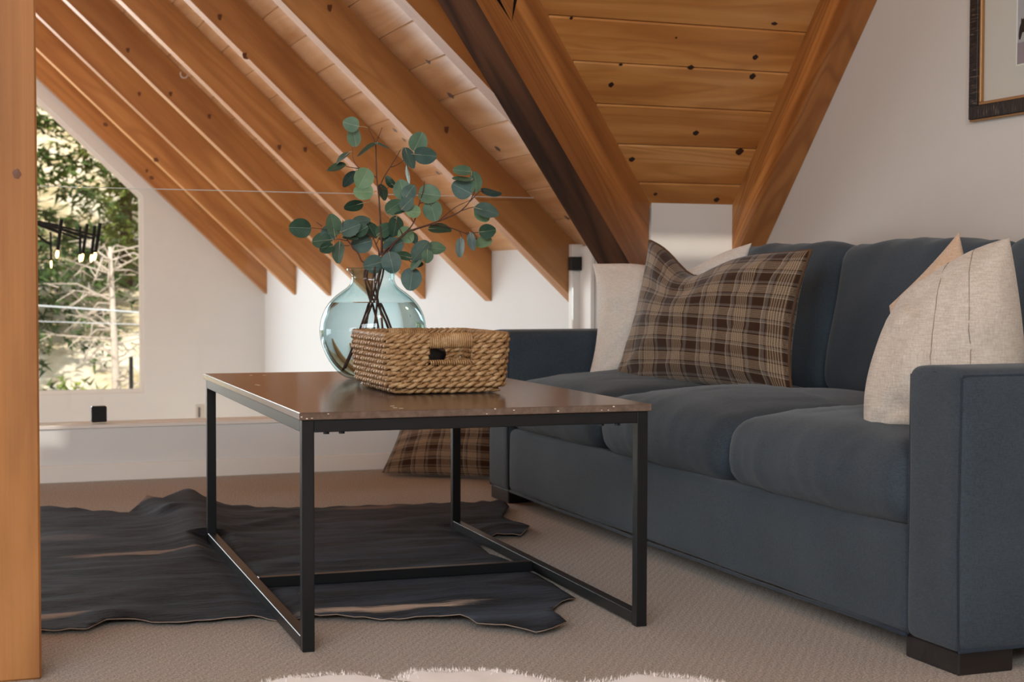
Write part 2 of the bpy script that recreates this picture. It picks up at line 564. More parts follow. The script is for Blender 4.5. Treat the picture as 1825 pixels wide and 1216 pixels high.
class MB:
    def __init__(s):
        s.v, s.f, s.mi, s.uv = [], [], [], None

    def add(s, vs, fs, mi=0):
        k = len(s.v)
        s.v += [tuple(p) for p in vs]
        s.f += [tuple(i + k for i in f) for f in fs]
        s.mi += [mi] * len(fs)
        return s

    def box(s, a, b, mi=0):
        x0, y0, z0 = a
        x1, y1, z1 = b
        return s.add([(x0, y0, z0), (x1, y0, z0), (x1, y1, z0), (x0, y1, z0), (x0, y0, z1), (x1, y0, z1), (x1, y1, z1), (x0, y1, z1)],
                     [(0, 3, 2, 1), (4, 5, 6, 7), (0, 1, 5, 4), (1, 2, 6, 5), (2, 3, 7, 6), (3, 0, 4, 7)], mi)

    def cbox(s, a, b, c=0.003, mi=0):
        """box with chamfered edges"""
        bm = bmesh.new()
        bmesh.ops.create_cube(bm, size=1.0)
        for v in bm.verts:
            v.co = Vector((a[i] + (v.co[i] + 0.5) * (b[i] - a[i]) for i in range(3)))
        bmesh.ops.bevel(bm, geom=bm.edges[:], offset=c, segments=1, profile=0.5, affect='EDGES')
        bm.verts.index_update()
        s.add([v.co.copy() for v in bm.verts], [[v.index for v in f.verts] for f in bm.faces], mi)
        bm.free()
        return s

    def prism(s, poly, axis, a, b, mi=0):
        """polygon (list of 2-tuples in the two other axes) extruded along axis from a to b"""
        n = len(poly)

        def mk(p, t):
            q = list(p)
            q.insert(axis, t)
            return tuple(q)
        vs = [mk(p, a) for p in poly] + [mk(p, b) for p in poly]
        fs = [tuple(range(n - 1, -1, -1)), tuple(range(n, 2 * n))] + [(i, (i + 1) % n, n + (i + 1) % n, n + i) for i in range(n)]
        return s.add(vs, fs, mi)

    def slab(s, pts, off, mi=0):
        """polygon of 3d points thickened by vector off"""
        n = len(pts)
        off = Vector(off)
        vs = [Vector(p) for p in pts] + [Vector(p) + off for p in pts]
        fs = [tuple(range(n - 1, -1, -1)), tuple(range(n, 2 * n))] + [(i, (i + 1) % n, n + (i + 1) % n, n + i) for i in range(n)]
        return s.add(vs, fs, mi)

    def tube(s, pts, rad, n=6, closed=False, mi=0, flat=None, cap=True):
        pts = [Vector(p) for p in pts]
        m = len(pts)
        rads = rad if isinstance(rad, (list, tuple)) else [rad] * m
        vs, fs = [], []
        ref = None
        for i, p in enumerate(pts):
            if closed:
                t = pts[(i + 1) % m] - pts[i - 1]
            else:
                t = pts[min(i + 1, m - 1)] - pts[max(i - 1, 0)]
            t = t.normalized() if t.length > 1e-9 else Vector((0, 0, 1))
            if ref is None:
                ref = Vector((0, 0, 1)) if abs(t.z) < 0.9 else Vector((1, 0, 0))
            a = (ref - t * ref.dot(t))
            a = a.normalized() if a.length > 1e-6 else t.orthogonal().normalized()
            b = t.cross(a)
            ref = a
            for k in range(n):
                ang = 2 * math.pi * k / n
                vs.append(p + a * (math.cos(ang) * rads[i]) + b * (math.sin(ang) * rads[i] * (flat or 1.0)))
        rng = m if closed else m - 1
        for i in range(rng):
            j = (i + 1) % m
            for k in range(n):
                k2 = (k + 1) % n
                fs.append((i * n + k, i * n + k2, j * n + k2, j * n + k))
        if not closed and cap:
            fs.append(tuple(range(n - 1, -1, -1)))
            fs.append(tuple((m - 1) * n + k for k in range(n)))
        return s.add(vs, fs, mi)

    def lathe(s, prof, n=48, mi=0, center=(0, 0), close=False):
        vs, fs = [], []
        for r, z in prof:
            for k in range(n):
                a = 2 * math.pi * k / n
                vs.append((center[0] + r * math.cos(a), center[1] + r * math.sin(a), z))
        m = len(prof)
        for i in range(m if close else m - 1):
            j = (i + 1) % m
            for k in range(n):
                k2 = (k + 1) % n
                fs.append((i * n + k, i * n + k2, j * n + k2, j * n + k))
        return s.add(vs, fs, mi)

    def mesh(s, name, smooth=False):
        me = bpy.data.meshes.new(name)
        me.from_pydata(s.v, [], s.f)
        if any(s.mi):
            me.polygons.foreach_set('material_index', s.mi)
        if s.uv is not None:
            ul = me.uv_layers.new(name='UVMap')
            for lp in me.loops:
                ul.data[lp.index].uv = s.uv[lp.vertex_index]
        if smooth:
            me.polygons.foreach_set('use_smooth', [True] * len(me.polygons))
        me.update()
        return me

    def obj(s, name, mat, parent=None, world=None, smooth=False, local=False, **tags):
        """verts are in world space unless world is given (then local to that matrix) or local (relative to the parent)"""
        if local and parent is not None:
            world = WM[parent.name]
        me = s.mesh(name, smooth)
        for mm in (mat if isinstance(mat, (list, tuple)) else [mat]):
            me.materials.append(mm)
        o = bpy.data.objects.new(name, me)
        link(o, parent, world)
        if world is None and parent is None:
            pass
        return tag(o, **tags)


def wobj(mb, name, mat, parent, frame, smooth=False, **tags):
    """mesh given in world coordinates, re-expressed in frame (so wood grain follows local x)"""
    inv = frame.inverted()
    mb.v = [tuple(inv @ Vector(p)) for p in mb.v]
    return mb.obj(name, mat, parent, frame, smooth, **tags)


def frame(o, x, y, z):
    return Matrix(((x[0], y[0], z[0], o[0]), (x[1], y[1], z[1], o[1]), (x[2], y[2], z[2], o[2]), (0, 0, 0, 1)))


def autosmooth(o, ang=35):
    me = o.data
    me.polygons.foreach_set('use_smooth', [True] * len(me.polygons))
    try:
        me.set_sharp_from_angle(angle=R(ang))
    except Exception:
        pass


def struct(mb, name, mat, smooth=False, label=None):
    return mb.obj(name, mat, smooth=smooth, kind='structure', label=label)


def soft_box(lo, hi, r, n=(14, 14, 8), fn=None):
    """rounded cushion-like box; fn(p, unit) may move a vertex"""
    lo, hi = Vector(lo), Vector(hi)
    c = (lo + hi) / 2
    h = (hi - lo) / 2
    rr = [min(r, h[i] * 0.98) for i in range(3)]

    def ticks(i):
        a = h[i]
        q = rr[i]
        edge = [a, a - q * 0.08, a - q * 0.28, a - q * 0.58, a - q]
        inner = [(-1 + 2 * k / n[i]) * (a - q) for k in range(1, n[i])]
        return [-e for e in edge] + inner + edge[::-1]
    T = [ticks(i) for i in range(3)]
    idx, vs, fs = {}, [], []

    def vid(p):
        key = tuple(round(v, 6) for v in p)
        if key not in idx:
            q = Vector(p)
            inn = Vector([max(-(h[i] - rr[i]), min(h[i] - rr[i], q[i])) for i in range(3)])
            d = q - inn
            e = Vector([d[i] / rr[i] for i in range(3)])
            if e.length > 1e-9:
                e = e.normalized()
            q = inn + Vector([e[i] * rr[i] for i in range(3)])
            u = Vector([q[i] / h[i] for i in range(3)])
            if fn:
                q = fn(q, u)
            idx[key] = len(vs)
            vs.append(c + q)
        return idx[key]
    for ax in range(3):
        a, b = [(1, 2), (2, 0), (0, 1)][ax]
        for sgn in (-1, 1):
            for i in range(len(T[a]) - 1):
                for j in range(len(T[b]) - 1):
                    q = []
                    for (ii, jj) in ((i, j), (i + 1, j), (i + 1, j + 1), (i, j + 1)):
                        p = [0, 0, 0]
                        p[ax] = sgn * h[ax]
                        p[a] = T[a][ii]
                        p[b] = T[b][jj]
                        q.append(vid(p))
                    fs.append(tuple(q) if sgn > 0 else tuple(q[::-1]))
    return MB().add(vs, fs)


# ------------------------------------------------------------------ geometry of the house
XK, YK, XW, YG = 2.42, 5.0, 2.85, 11.90      # knee wall, eave wall of the cross wing, picture wall, gable wall
T1, T2 = 0.939, 1.11
A1, A2 = math.atan(T1), math.atan(T2)
RX, RY = -1.62, 1.63                          # ridges
YB, XL = -1.74, -5.66                         # back wall, left knee wall


def c1(x):
    return 0.853 + T1 * (XK - x)


def c2(y):
    return 0.994 + T2 * (YK - y)


ZR = c1(RX)
# floors
struct(MB().box((XL - 0.1, YB - 0.12, -0.30), (XW + 0.12, 5.70, 0.0)), 'floor', M['carpet'])
struct(MB().box((XL - 0.1, 5.70, -2.60), (XK + 0.1, YG + 0.1, -2.45)), 'floor_below', M['lower_floor'])
struct(MB().box((XL - 0.1, 5.55, -2.60), (XK + 0.1, 5.70, -0.30)), 'wall_below_loft', M['wall'])
# curb of the loft edge
struct(MB().box((XL, 5.571, 0.0), (XK, 5.70, 0.188)), 'wall_curb', M['wall'])
curb = bpy.data.objects['wall_curb']
MB().cbox((XL, 5.565, 0.188), (XK, 5.72, 0.201), 0.002).obj('curb_cap', M['trim'], curb)
struct(MB().cbox((XL, 5.556, 0.0), (XK, 5.5705, 0.062), 0.003), 'baseboard_curb', M['trim'])
# knee wall, eave wall, picture wall
struct(MB().box((XK, 5.1005, -2.6), (XK + 0.10, YG + 0.1, 0.87)), 'wall_knee', M['wall'])
struct(MB().box((XK, YK, 0.0), (XW + 0.1, YK + 0.10, 1.02)), 'wall_eave', M['wall_warm_lit'])
struct(MB().prism([(YB, 0.0), (YK - 0.0005, 0.0), (YK - 0.0005, 1.0), (RY, c2(RY) + 0.02), (YB, c2(RY) - T2 * (RY - YB))], 0, XW, XW + 0.1), 'wall_right', M['wall_warm_lit'])
struct(MB().cbox((XW - 0.014, YB, 0.0), (XW - 0.0005, YK, 0.075), 0.003), 'baseboard_right', M['trim'])
struct(MB().box((XL - 0.1, YB, -2.6), (XL, YG, 0.87)), 'wall_left', M['wall'])


def gable(y0, y1, name, wins, zlow):
    """A-frame gable wall with window openings wins = [(x0, x1, z0, z1 or None=follows the roof)]"""
    mb = MB()

    def roof(x):
        return c1(x) + 0.03 if x >= RX else c1(2 * RX - x) + 0.03
    xs = sorted(set([XL, RX, XK + 0.05] + [w[0] for w in wins] + [w[1] for w in wins]))
    for a, b in zip(xs, xs[1:]):
        m = (a + b) / 2
        win = [w for w in wins if w[0] <= m <= w[1]]
        if not win:
            mb.prism([(a, zlow), (b, zlow), (b, roof(b)), (a, roof(a))], 1, y0, y1)
        else:
            w0 = win[0]
            mb.prism([(a, zlow), (b, zlow), (b, w0[2]), (a, w0[2])], 1, y0, y1)
            ta = w0[3] if w0[3] is not None else roof(a) - w0[4]
            tb = w0[3] if w0[3] is not None else roof(b) - w0[4]
            mb.prism([(a, ta), (b, tb), (b, roof(b)), (a, roof(a))], 1, y0, y1)
    return struct(mb, name, M['wall'])


WOFF = c1(1.492) + 0.03 - 1.36
WZ0 = -0.132
gable(YG, YG + 0.14, 'wall_far', [(0.26, 1.492, WZ0, None, WOFF), (-3.50, 0.14, WZ0, None, WOFF), (2 * RX - 1.492, -3.62, WZ0, None, WOFF)], -2.6)
gable(YB - 0.12, YB, 'wall_back', [(-3.4, 0.3, 1.55, 2.65)], -0.3)


def window(n, poly, y, depth=0.05):
    """a frame of bars round a polygon opening in an x-z wall, with a pane"""
    t = empty('window_%d' % n, (poly[0][0], y, poly[0][1]), kind='structure')
    cx = sum(p[0] for p in poly) / len(poly)
    cz = sum(p[1] for p in poly) / len(poly)
    k = len(poly)
    inner = []
    fw = 0.028
    # inset polygon
    for i in range(k):
        p0, p1, p2 = Vector(poly[i - 1]), Vector(poly[i]), Vector(poly[(i + 1) % k])
        e1, e2 = (p1 - p0).normalized(), (p2 - p1).normalized()
        n1, n2 = Vector((-e1.y, e1.x)), Vector((-e2.y, e2.x))
        if n1.dot(Vector((cx, cz)) - p1) < 0:
            n1, n2 = -n1, -n2
        d = (n1 + n2)
        d = d / max(1e-6, d.dot(n1))
        inner.append(p1 + d * fw)
    for i in range(k):
        j = (i + 1) % k
        MB().prism([poly[i], poly[j], tuple(inner[j]), tuple(inner[i])], 1, y, y + depth).obj('frame_bar', M['trim'], t)
    MB().prism([tuple(p) for p in inner], 1, y + depth * 0.45, y + depth * 0.6).obj('pane', M['pane'], t)
    return t


def wtop(x):
    return (c1(x) if x >= RX else c1(2 * RX - x)) + 0.03 - WOFF


window(1, [(0.26, WZ0), (1.492, WZ0), (1.492, wtop(1.492)), (0.26, wtop(0.26))], YG + 0.02)
window(2, [(-3.50, WZ0), (0.14, WZ0), (0.14, wtop(0.14)), (RX, wtop(RX)), (-3.50, wtop(-3.5))], YG + 0.02)
window(3, [(2 * RX - 1.492, WZ0), (-3.62, WZ0), (-3.62, wtop(-3.62)), (2 * RX - 1.492, wtop(2 * RX - 1.492))], YG + 0.02)
window(4, [(-3.4, 1.55), (0.3, 1.55), (0.3, 2.65), (-3.4, 2.65)], YB - 0.10)

# ------------------------------------------------------------------ ceilings
ceil = MB()
N1 = Vector((math.sin(A1), 0, math.cos(A1)))
N2 = Vector((0, math.sin(A2), math.cos(A2)))


def vx(y):
    return 1.811 + (y - 4.5) * 1.2


def vy(x):
    return 4.5 + (x - 1.811) / 1.2


ceil.slab([(p[0], p[1], c1(p[0])) + () for p in [(XK + 0.12, 5.10), (XK + 0.12, YG + 0.2), (RX, YG + 0.2), (RX, vy(RX) + 0.09), (XK, vy(XK) + 0.09)]], N1 * 0.08)
ceil.v = [tuple(Vector(p) + N1 * 0.02) for p in ceil.v]
o_c1 = struct(ceil, 'ceiling', M['backing'])
ceil = MB().slab([(2 * RX - XK - 0.12, YB - 0.2, c1(XK + 0.12)), (RX, YB - 0.2, ZR), (RX, YG + 0.2, ZR), (2 * RX - XK - 0.12, YG + 0.2, c1(XK + 0.12))], Vector((-N1.x, 0, N1.z)) * 0.1)
struct(ceil, 'ceiling_left', M['pine_plank'])
zr2 = c2(RY)
ceil = MB().slab([(XW + 0.1, YK + 0.1, c2(YK + 0.1)), (vx(YK), YK + 0.1, c2(YK + 0.1)), (RX, RY, zr2), (XW + 0.1, RY, zr2)], N2 * 0.08)
ceil.v = [tuple(Vector(p) + N2 * 0.02) for p in ceil.v]
o_c2 = struct(ceil, 'ceiling_wing', M['backing'])
ceil = MB().slab([(XW + 0.1, RY, zr2), (RX, RY, zr2), (vx(YK), 2 * RY - YK, c2(YK)), (XW + 0.1, 2 * RY - YK, c2(YK))], Vector((0, -N2.y, N2.z)) * 0.1)
ceil.slab([(RX, RY, ZR), (RX, YB - 0.2, ZR), (XK + 0.05, YB - 0.2, c1(XK + 0.05)), (XK, 2 * RY - YK, c1(XK))], N1 * 0.1)
struct(ceil, 'ceiling_near', M['pine_plank'])


def knot(parent, P, X, Y, Z, a, b, kmat='knot'):
    """dark oval knot lying in the face of a board: P centre on the visible surface, X/Y in-plane axes, Z out of the board towards the room"""
    fr = frame(P, X, Y, Z)
    for nm, sc, mat, hh in (('knot_ring', 1.55, M['knot_ring'], 0.0003), ('knot', 1.0, M['knot'], 0.0007)):
        n = 14
        vs = [(0, 0, hh)] + [(a * sc * math.cos(2 * math.pi * k / n) * (1 + 0.12 * math.sin(k * 2.3)), b * sc * math.sin(2 * math.pi * k / n) * (1 + 0.15 * math.cos(k * 1.7)), -0.002 if False else hh * 0.5) for k in range(n)]
        fs = [(0, 1 + k, 1 + (k + 1) % n) for k in range(n)]
        if nm == 'knot':
            MB().add(vs, fs).obj('knot', M[kmat], parent, fr)


# main ceiling planks (run along y)
PX = 0.1195
planks1 = []
i = 0
x = XK + 0.01
SD1 = Vector((-math.cos(A1), 0, math.sin(A1)))
while x > -0.55:
    xa, xb = x, x - PX
    wlen = PX / math.cos(A1)
    ys = max(vy(xa), 2.6) + 0.075 if xb < XK - 0.05 else 5.08
    ye = YG - 0.002
    L = ye - ys
    xm = (xa + xb) / 2
    o = Vector((xm, ys, c1(xm)))
    fr = frame(o, (0, 1, 0), SD1, N1)
    p = MB().cbox((0, -wlen / 2 + 0.0006, 0.0), (L, wlen / 2 - 0.0006, 0.018), 0.0035).obj('plank', M['pine_plank_lit'], o_c1, fr)
    planks1.append((xa, xb, p))
    x = xb
    i += 1


def knot1(px, py, a, b):
    d = ray(px, py)
    n = Vector((T1, 0, 1))
    P = CAM + d * ((0.853 + T1 * XK - n.dot(CAM)) / n.dot(d))
    for xa, xb, p in planks1:
        if xb <= P.x <= xa:
            knot(p, P - N1 * 0.0004, Vector((0, 1, 0)), -SD1, -N1, a * 0.42, b * 1.25, 'knot_grey')


for q in ((803, 170, 0.05, 0.012), (887, 265, 0.045, 0.011), (959, 283, 0.05, 0.011), (763, 110, 0.03, 0.009), (720, 249, 0.03, 0.009), (704, 232, 0.04, 0.01), (780, 308, 0.03, 0.009), (1010, 388, 0.03, 0.01), (572, 145, 0.03, 0.009), (640, 60, 0.02, 0.008)):
    knot1(*q)

# cross-wing planks (run along x)
PY = 0.109
y = 5.001 + 0.048
SD2 = Vector((0, math.cos(A2), -math.sin(A2)))
planks2 = []
for i in range(9):
    ya, yb = y, y - PY
    ym = (ya + yb) / 2
    x0 = vx(yb) - 0.10
    x1 = XW - 0.001
    wl = PY / math.cos(A2)
    fr = frame((x0, ym, c2(ym)), (1, 0, 0), SD2, N2)
    p = MB().cbox((0, -wl / 2 + 0.0014, 0.0), (x1 - x0, wl / 2 - 0.0014, 0.018), 0.0045).obj('plank', M['pine_plank'], o_c2, fr)
    planks2.append((ya, yb, p))
    y = yb


def knot2(px, py, a, b):
    d = ray(px, py)
    n = Vector((0, T2, 1))
    P = CAM + d * ((0.994 + T2 * YK - n.dot(CAM)) / n.dot(d))
    for ya, yb, p in planks2:
        if yb <= P.y <= ya:
            knot(p, P - N2 * 0.0004, Vector((1, 0, 0)), -SD2, -N2, a, b)


for q in ((1346, 102, 0.011, 0.010), (1341, 136, 0.012, 0.012), (1231, 120, 0.012, 0.009), (1089, 151, 0.010, 0.010), (1106, 115, 0.007, 0.005), (1205, 67, 0.004, 0.004), (1240, 237, 0.012, 0.010), (1318, 270, 0.016, 0.015), (1126, 284, 0.012, 0.010), (1277, 356, 0.012, 0.010), (1168, 346, 0.008, 0.007), (1018, 32, 0.006, 0.006), (1380, 42, 0.012, 0.006), (1350, 262, 0.006, 0.004)):
    knot2(*q)

# rafters
ORD = ['on the far window wall', 'second from the far window wall', 'third from the far window wall', 'fourth from the far window wall', 'fifth from the far window wall', 'sixth from the far window wall', 'right behind the glass railing end', 'running into the dark-edged valley beam']
SPC = 1.025
for k in range(8):
    Yr = 11.813 - SPC * k
    x0 = XK - 0.001 if k < 7 else vx(Yr) - 0.06
    x1 = RX + 0.02
    zb = 0.620 - 0.853
    th = 0.086
    vs = []
    for yy in (Yr, Yr + th):
        vs += [(x0, yy, c1(x0) + zb), (x0, yy, c1(x0) - 0.0008), (x1, yy, c1(x1) - 0.0008), (x1, yy, c1(x1) + zb)]
    mb = MB().add(vs, [(0, 1, 2, 3), (7, 6, 5, 4), (0, 4, 5, 1), (1, 5, 6, 2), (2, 6, 7, 3), (3, 7, 4, 0)])
    fr = frame((x0, Yr, c1(x0)), SD1, (0, 1, 0), Vector(SD1).cross(Vector((0, 1, 0))))
    raf = wobj(mb, 'ceiling_rafter', M['rafter'], None, fr, label='orange fir roof rafter, ' + ORD[k], cat='rafter', group='sloping roof rafters')
    kn = {0: [(263, 305)], 1: [(188, 222), (270, 317)], 2: [(250, 168), (278, 285)], 3: [(230, 90), (375, 208), (306, 168)], 4: [(500, 263), (546, 267)], 5: [(394, 31), (438, 100)], 6: [(798, 232), (590, 15)]}.get(k, [])
    for (px, py) in kn:
        P = ony(px, py, Yr)
        knot(raf, P - Vector((0, 0.0004, 0)), SD1, Vector((0, 0, 1)), Vector((0, -1, 0)), 0.020, 0.013, 'knot_soft')

# wire hook on the fourth rafter's edge
P = ony(328, 132, 11.813 - SPC * 3 - 0.004)
MB().tube([P + Vector((0.020 * math.cos(a), 0, 0.022 * math.sin(a))) for a in [R(q) for q in range(150, 400, 20)]], 0.003, 6).obj('rafter_hook', M['trim'], label='small clear hook screwed into a roof rafter edge', cat='hook')

# valley beam
h = Vector((0.768, 0.640, 0)).normalized()
pl = Vector((-h.y, h.x, 0))
S0 = Vector((1.811, 4.5, 0))


def vpt(sv, side, top):
    p = S0 + h * sv + pl * (0.125 * side)
    z = 1.549 - 0.712 * sv
    return Vector((p.x, p.y, z + (0.02 if top else -0.336)))


sa, sb = -3.9, 0.779
vs = [vpt(s_, a, t) for s_ in (sa, sb) for a, t in ((0, 0), (0, 1), (1, 1), (1, 0))]
mb = MB().add(vs, [(0, 1, 2, 3), (7, 6, 5, 4), (0, 4, 5, 1), (1, 5, 6, 2), (2, 6, 7, 3)], 0)
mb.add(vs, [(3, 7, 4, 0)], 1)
ldir = (vs[0] - vs[4]).normalized()
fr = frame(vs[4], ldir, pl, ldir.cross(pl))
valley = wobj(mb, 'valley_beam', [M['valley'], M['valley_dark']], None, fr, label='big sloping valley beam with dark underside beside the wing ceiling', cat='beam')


def onv(px, py):
    d = ray(px, py)
    n = Vector((h.y, -h.x, 0))
    return CAM + d * ((n.dot(S0) - n.dot(CAM)) / n.dot(d)) + n * 0.0006


for a, b in (((884, -8), (911, 39)), ((920, -8), (912, 39))):
    MB().slab([onv(a[0] - 4, a[1]), onv(a[0] + 3, a[1]), onv(b[0], b[1])], Vector((-h.y, h.x, 0)) * 0.0003).obj('check_crack', M['matte_black'], valley)
# wing rafter lying against the picture wall
vs = []
for xx in (2.748, XW - 0.001):
    for yy in (YK - 0.001, RY + 0.02):
        vs += [(xx, yy, c2(yy) - 0.225), (xx, yy, c2(yy) - 0.0008)]
mb = MB().add(vs, [(0, 1, 3, 2), (4, 6, 7, 5), (0, 4, 5, 1), (1, 5, 7, 3), (3, 7, 6, 2), (2, 6, 4, 0)])
fr = frame((2.748, YK, c2(YK)), -SD2, (1, 0, 0), (-SD2).cross(Vector((1, 0, 0))))
wobj(mb, 'wing_rafter', M['valley'], None, fr, label='reddish brown rafter lying against the white picture wall', cat='rafter')
# post in the foreground
mb = MB().cbox((0, 0, 0), (3.05, 0.145, 0.145), 0.004)
fr = frame((0.171, 2.805, 0.0), (0, 0, 1), (-1, 0, 0), (0, -1, 0))
fr = frame((0.171, 2.805, 0.0), (0, 0, 1), (-1, 0, 0), Vector((0, 0, 1)).cross(Vector((-1, 0, 0))))
fr = Matrix.Translation((0, 0.145, 0)) @ fr
post = mb.obj('wooden_post', M['post'], None, fr, label='rough sawn square wooden post standing on the carpet', cat='post')
P = Vector((0.171 - 0.045, 2.805, 0.0))
pp = ony(30, 310, 2.805)
knot(post, pp - Vector((0, 0.0002, 0)), Vector((0, 0, 1)), Vector((1, 0, 0)), Vector((0, -1, 0)), 0.009, 0.007, 'knot_soft')
# white jamb at the end of the glass
struct(MB().cbox((2.372, 5.615, 0.2015), (XK - 0.0005, 5.655, c1(2.40) - 0.012), 0.003).cbox((2.402, 5.50, 0.2015), (XK - 0.0005, 5.6145, c1(2.41) - 0.012), 0.003), 'trim_1', M['trim'])

# ------------------------------------------------------------------ glass railing
gy = 5.604
rail = empty('glass_railing', (0.4, gy, 0.201), label='frameless clear glass railing along the loft edge with black clamps', cat='railing')
poly = [(-3.2, 0.203), (2.371, 0.203), (2.371, 0.885), (2.205, 1.037), (-3.2, 1.037)]
MB().prism(poly, 1, gy, gy + 0.010).obj('glass_panel', M['rail_glass'], rail)
MB().box((-3.2, gy, 1.0372), (2.203, gy + 0.010, 1.0392)).obj('polished_edge_highlight', M['glass_edge'], rail)  # pale strip carries the top edge highlight in its colour
for (x0, y0, x1, y1) in ((163, 724, 190, 753), (1017, 458, 1044, 482)):
    a, b = ony(x0, y1, gy - 0.006), ony(x1, y0, gy - 0.006)
    zz0 = max(a.z, 0.2015)
    MB().cbox((a.x, gy - 0.014, zz0), (b.x, gy + 0.024, b.z), 0.003).obj('clamp', M['black_metal'], rail)
a = ony(163 - 640, 735, gy)
MB().cbox((a.x, gy - 0.014, 0.2015), (a.x + 0.055, gy + 0.024, 0.26), 0.003).obj('clamp', M['black_metal'], rail)

# outlet on the far wall
P = ony(357, 735, YG)
ol = empty('wall_outlet', P, label='small wall outlet low on the far white wall', cat='outlet')
MB().cbox((P.x - 0.035, YG - 0.006, P.z - 0.06), (P.x + 0.035, YG - 0.0003, P.z + 0.06), 0.002).obj('plate', M['outlet'], ol)
MB().cbox((P.x - 0.018, YG - 0.008, P.z - 0.04), (P.x + 0.0, YG - 0.0062, P.z + 0.04), 0.001).obj('socket', M['outlet_dark'], ol)

# ------------------------------------------------------------------ coffee table
TX, TY, TR, TW, TL, TH = 0.6407, 2.8325, -0.028, 0.7243, 1.3295, 0.457
tbl = empty('coffee_table', (TX, TY, 0), TR, 'low coffee table with dark wood top on a black steel frame', 'table')
s_ = 0.0235
fz = TH - 0.0145
top = MB().cbox((0, 0, fz), (TW, TL, TH), 0.0015).obj('tabletop', M['tabletop'], tbl, local=True)
i_ = 0.006
x0, x1, y0, y1 = i_, TW - i_, i_, TL - i_
rnd_chips = random.Random(4)
for (cx, cy, cz, ax) in [(rnd_chips.uniform(0.0, 0.06) if q < 4 else rnd_chips.uniform(0.3, 0.71), -0.0004, rnd_chips.uniform(fz + 0.002, TH - 0.001), 0) for q in range(11)]:
    sx, sz = rnd_chips.uniform(0.0008, 0.002), rnd_chips.uniform(0.0005, 0.0012)
    MB().box((cx - sx, cy, cz - sz), (cx + sx, 0.0002, cz + sz)).obj('chip', M['chip'], top, WM[tbl.name])
for (px, py) in ((448, 669), (472, 669), (458, 686), (462, 687), (705, 727), (716, 728), (700, 724)):
    P = WM[tbl.name].inverted() @ onz(px, py, TH)
    MB().box((P.x - 0.005, P.y - 0.002, TH - 0.0002), (P.x + 0.003, P.y + 0.003, TH + 0.0003)).obj('chip', M['chip'], top, WM[tbl.name])
for (a, b) in ((x0, y0), (x1 - s_, y0), (x0, y1 - s_), (x1 - s_, y1 - s_)):
    MB().cbox((a, b, 0), (a + s_, b + s_, fz - 0.0005), 0.0012).obj('leg', M['black_metal'], tbl, local=True)
for b in (y0, y1 - s_):
    MB().cbox((x0 + s_, b, fz - s_ - 0.0005), (x1 - s_, b + s_, fz - 0.0005), 0.0012).obj('top_rail', M['black_metal'], tbl, local=True)
for a in (x0, x1 - s_):
    MB().cbox((a, y0 + s_, fz - s_ - 0.0005), (a + s_, y1 - s_, fz - 0.0005), 0.0012).obj('top_rail', M['black_metal'], tbl, local=True)
    MB().cbox((a, y0 + s_, 0.004), (a + s_, y1 - s_, 0.004 + s_), 0.0012).obj('floor_rail', M['black_metal'], tbl, local=True)
ym = (onz(457.7, 1030, 0.028) - Vector((TX, TY, 0))).y
MB().cbox((x0 + s_, ym, 0.004), (x1 - s_, ym + s_, 0.004 + s_), 0.0012).obj('stretcher', M['black_metal'], tbl, local=True)
for cx in (0.055, 0.085, 0.62, 0.655):
    MB().lathe([(0.0001, fz - s_ - 0.0055), (0.006, fz - s_ - 0.005), (0.006, fz - s_ - 0.0006)], 10, center=(cx, y0 + 0.012)).obj('screw_head', M['black_metal'], tbl, local=True)

# ------------------------------------------------------------------ sofa
SX0, SX1 = 1.700, 2.79
NA0, NA1, FA0, FA1 = 2.255, 2.417, 4.548, 4.730
SZ0, SZJ, SZS, SZA, SZB = 0.040, 0.243, 0.385, 0.548, 0.800
sofa = empty('sofa', (SX0, (NA0 + FA1) / 2, 0), 0, 'long slate blue linen three-seat sofa against the white wall', 'sofa')


def nz(p, f, amp, seed=0.0):
    return noise.noise(Vector((p[0] * f + seed, p[1] * f + seed * 1.7, p[2] * f - seed))) * amp


def base_fn(q, u):
    if u.x < -0.9:
        q = q + Vector((nz(q, 5, 0.006), 0, 0))
    return q


soft_box((SX0 + 0.004, NA1 - 0.001, SZ0), (SX1 - 0.12, FA0 + 0.001, SZJ), 0.022, (6, 30, 6), base_fn).obj('base', M['sofa'], sofa, smooth=True)


def arm_fn(q, u):
    q = q.copy()
    if u.z > 0.9:
        q.z += 0.006 * (1 - u.y * u.y)
    q.x += 0.0
    return q + Vector((0, nz(q, 6, 0.003, 3.0), 0))


for (ya, yb) in ((NA0, NA1), (FA0, FA1)):
    arm = soft_box((SX0, ya, SZ0), (SX1, yb, SZA), 0.020, (20, 6, 12), arm_fn).obj('arm', M['sofa'], sofa, smooth=True)
    e = 0.006
    loop = [(SX0 + e, ya + e, SZ0 + 0.006), (SX0 + 0.003, ya + 0.008, SZ0 + 0.2), (SX0 + e, ya + e, SZA - 0.014), (SX0 + 0.004, (ya + yb) / 2, SZA - 0.006), (SX0 + e, yb - e, SZA - 0.014), (SX0 + 0.003, yb - 0.008, SZ0 + 0.2), (SX0 + e, yb - e, SZ0 + 0.006)]
    MB().tube(loop, 0.0028, 6).obj('piping', M['sofa_dark'], arm, smooth=True)
    yo = ya + 0.004 if ya < 3 else yb - 0.004
    MB().tube([(SX0 + e, yo, SZA - 0.010), (SX0 + 0.5, yo, SZA - 0.009), (SX1 - e, yo, SZA - 0.010)], 0.0028, 6).obj('piping', M['sofa_dark'], arm, smooth=True)
    MB().tube([(SX0 + e, yo, SZ0 + 0.005), (SX0 + 0.5, yo, SZ0 + 0.004), (SX1 - e, yo, SZ0 + 0.005)], 0.0035, 6).obj('piping', M['sofa_dark'], arm, smooth=True)
